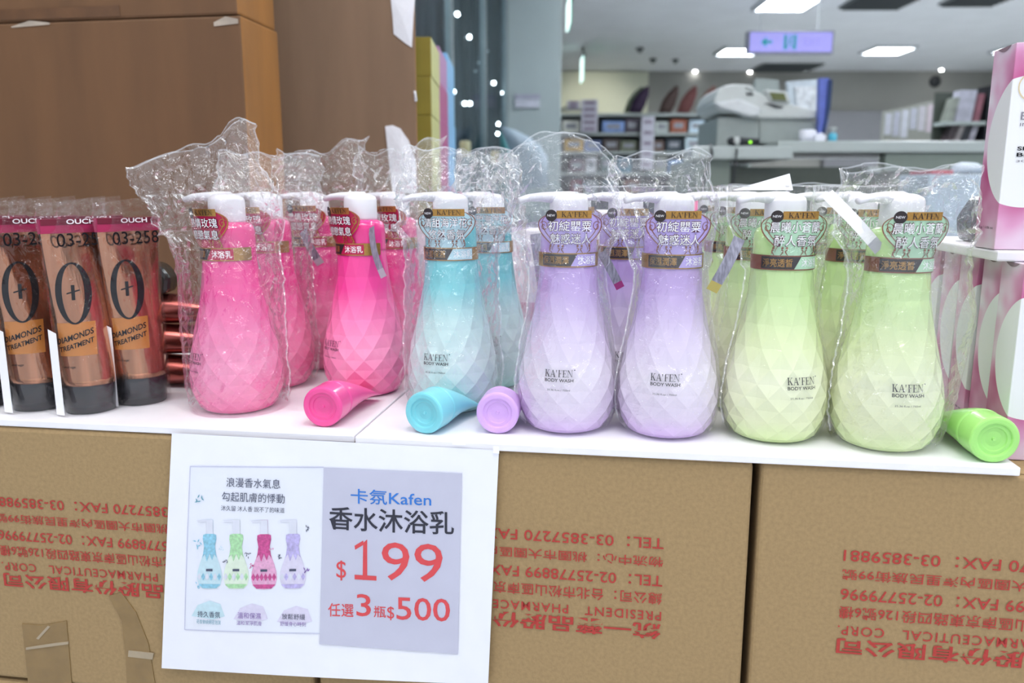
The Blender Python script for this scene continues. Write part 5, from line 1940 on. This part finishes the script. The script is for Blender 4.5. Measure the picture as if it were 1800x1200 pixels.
def bio_mat():
    m = bpy.data.materials.new('pink_wash_carton')
    m.use_nodes = True
    nt = m.node_tree
    b = nt.nodes['Principled BSDF']
    b.inputs['Roughness'].default_value = 0.35
    tc = nt.nodes.new('ShaderNodeTexCoord')
    sp3 = nt.nodes.new('ShaderNodeSeparateXYZ')
    nt.links.new(tc.outputs['Object'], sp3.inputs[0])

    def math_(op, a, b_=None, c_=None):
        n = nt.nodes.new('ShaderNodeMath')
        n.operation = op
        for i, v in enumerate((a, b_, c_)):
            if v is None:
                continue
            if isinstance(v, (int, float)):
                n.inputs[i].default_value = v
            else:
                nt.links.new(v, n.inputs[i])
        return n.outputs[0]
    s = math_('SUBTRACT', sp3.outputs['Y'], sp3.outputs['X'])         # unfolded across the corner (corner at 0)
    dx = math_('ADD', s, 0.0208)
    dz = math_('SUBTRACT', sp3.outputs['Z'], BH * 0.53)
    rr = math_('SQRT', math_('ADD', math_('MULTIPLY', dx, dx), math_('MULTIPLY', dz, dz)))
    inside = math_('LESS_THAN', rr, 0.0588)
    n = nt.nodes.new('ShaderNodeTexNoise')
    n.inputs['Scale'].default_value = 14
    n.inputs['Detail'].default_value = 2
    nt.links.new(tc.outputs['Object'], n.inputs['Vector'])
    ht = math_('ABSOLUTE', math_('SUBTRACT', dz, 0.0))
    f1 = math_('MULTIPLY', math_('SUBTRACT', n.outputs['Fac'], 0.30), 3.2)
    fade = math_('SUBTRACT', 1.75, math_('MULTIPLY', ht, 13.0))
    f = math_('MULTIPLY', f1, fade)
    f.node.use_clamp = True
    ramp = nt.nodes.new('ShaderNodeValToRGB')
    e = ramp.color_ramp.elements
    e[0].position, e[0].color = 0.0, S('#e9e6ef')
    e[1].position, e[1].color = 1.0, S('#b02a72')
    x = e.new(0.45)
    x.color = S('#d79abf')
    nt.links.new(f, ramp.inputs[0])
    mx = nt.nodes.new('ShaderNodeMix')
    mx.data_type = 'RGBA'
    nt.links.new(inside, mx.inputs[0])
    nt.links.new(ramp.outputs[0], mx.inputs[6])
    mx.inputs[7].default_value = S('#e8e9ec')
    nt.links.new(mx.outputs[2], b.inputs['Base Color'])
    return m


M['bio'] = bio_mat()
ub = UR + 0.004
v0 = uv_of(onz(1771, 800, ZC))[1]
v0 = 0.045


def bio_proto():
    t = thing('cosmetic_carton', 'x', 'carton', (0, 0, 0), YAW, 'white and pink cosmetic cartons')
    MB().box(0, BW, 0, BD, 0, BH).build('body', M['bio'], t, bevel=0.0008)
    tx = MB()
    fn = lambda x, z: (x, -0.0007, z)
    ring(tx, fn, 0.029, 0.146, 0.024, 0.017, 0.001, 0.001, 1)
    put_text(tx, 'Bio', fn, 0.011, 0.030, 0.141, 0.152, 0)
    put_text(tx, 'BIO', fn, 0.010, 0.030, 0.117, 0.124, 2)
    put_text(tx, 'IMPER', fn, 0.010, 0.030, 0.1115, 0.1142, 2)
    put_text(tx, 'SKIN', fn, 0.010, 0.029, 0.090, 0.0935, 0, offset=0.02)
    put_text(tx, 'BIO', fn, 0.010, 0.027, 0.0845, 0.088, 0, offset=0.02)
    put_text(tx, '30 g', fn, 0.010, 0.025, 0.079, 0.0815, 2)
    tx.build('printed_text', [M['ink'], mat('pale_gold_print', '#d8c49a', 0.4), mat('grey_print', '#7d7a86', 0.5)], t, recalc=False)
    sd = MB()
    fs2 = lambda x, z: (-0.0007, -x, z)
    put_text(sd, '30 g / 1.06 oz', fs2, -BD + 0.006, -0.006, 0.018, 0.021, 0)
    sd.build('side_text', M['ink'], t, recalc=False)
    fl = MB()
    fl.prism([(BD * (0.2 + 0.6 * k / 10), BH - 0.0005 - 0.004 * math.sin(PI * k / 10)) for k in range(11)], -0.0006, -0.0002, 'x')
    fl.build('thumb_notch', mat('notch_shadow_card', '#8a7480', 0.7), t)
    return t


bio = bio_proto()
names_b = ['white and pink cosmetic carton at the front of the lower row', 'white and pink cosmetic carton second in the lower row', 'white and pink cosmetic carton third in the lower row', 'white and pink cosmetic carton fourth in the lower row, behind the loose bag film', 'white and pink cosmetic carton at the back of the lower row']
for k in range(5):
    u = ub + 0.002 * (k % 2) + (0 if k == 0 else 0.003)
    v = v0 + k * (BD + 0.0065)
    if k == 0:
        bio.location = L(u, v, ZC + 0.0006)
        bio['label'] = names_b[0]
    else:
        dup(bio, L(u, v, ZC + 0.0006), YAW, names_b[k])
tr_ = thing('white_tray', 'white flat tray resting on the row of pink and white cartons', 'tray', L(ub - 0.016, v0 + 0.02, ZC + BH + 0.0010), YAW)
MB().box(0, 0.16, 0, 0.26, 0, 0.010).build('panel', M['pack'], tr_, bevel=0.002)
dup(bio, L(ub - 0.016, v0 + 0.028, ZC + BH + 0.0115), YAW, 'white and pink cosmetic carton standing alone on the white tray')
dk = thing('dark_pouch', 'dark glossy pouch standing on the tray behind the upper carton', 'pouch', L(ub + 0.01, v0 + 0.14, ZC + BH + 0.0112), YAW)
MB().prism([(0, 0), (0.06, 0), (0.064, 0.03), (0.05, 0.048), (0.01, 0.05), (-0.004, 0.025)], 0, 0.05, 'y').build('pouch_body', mat('charcoal_film', '#3a3a44', 0.15, noise_amt=0.3, bump=0.6, bump_scale=80), dk, bevel=0.006)
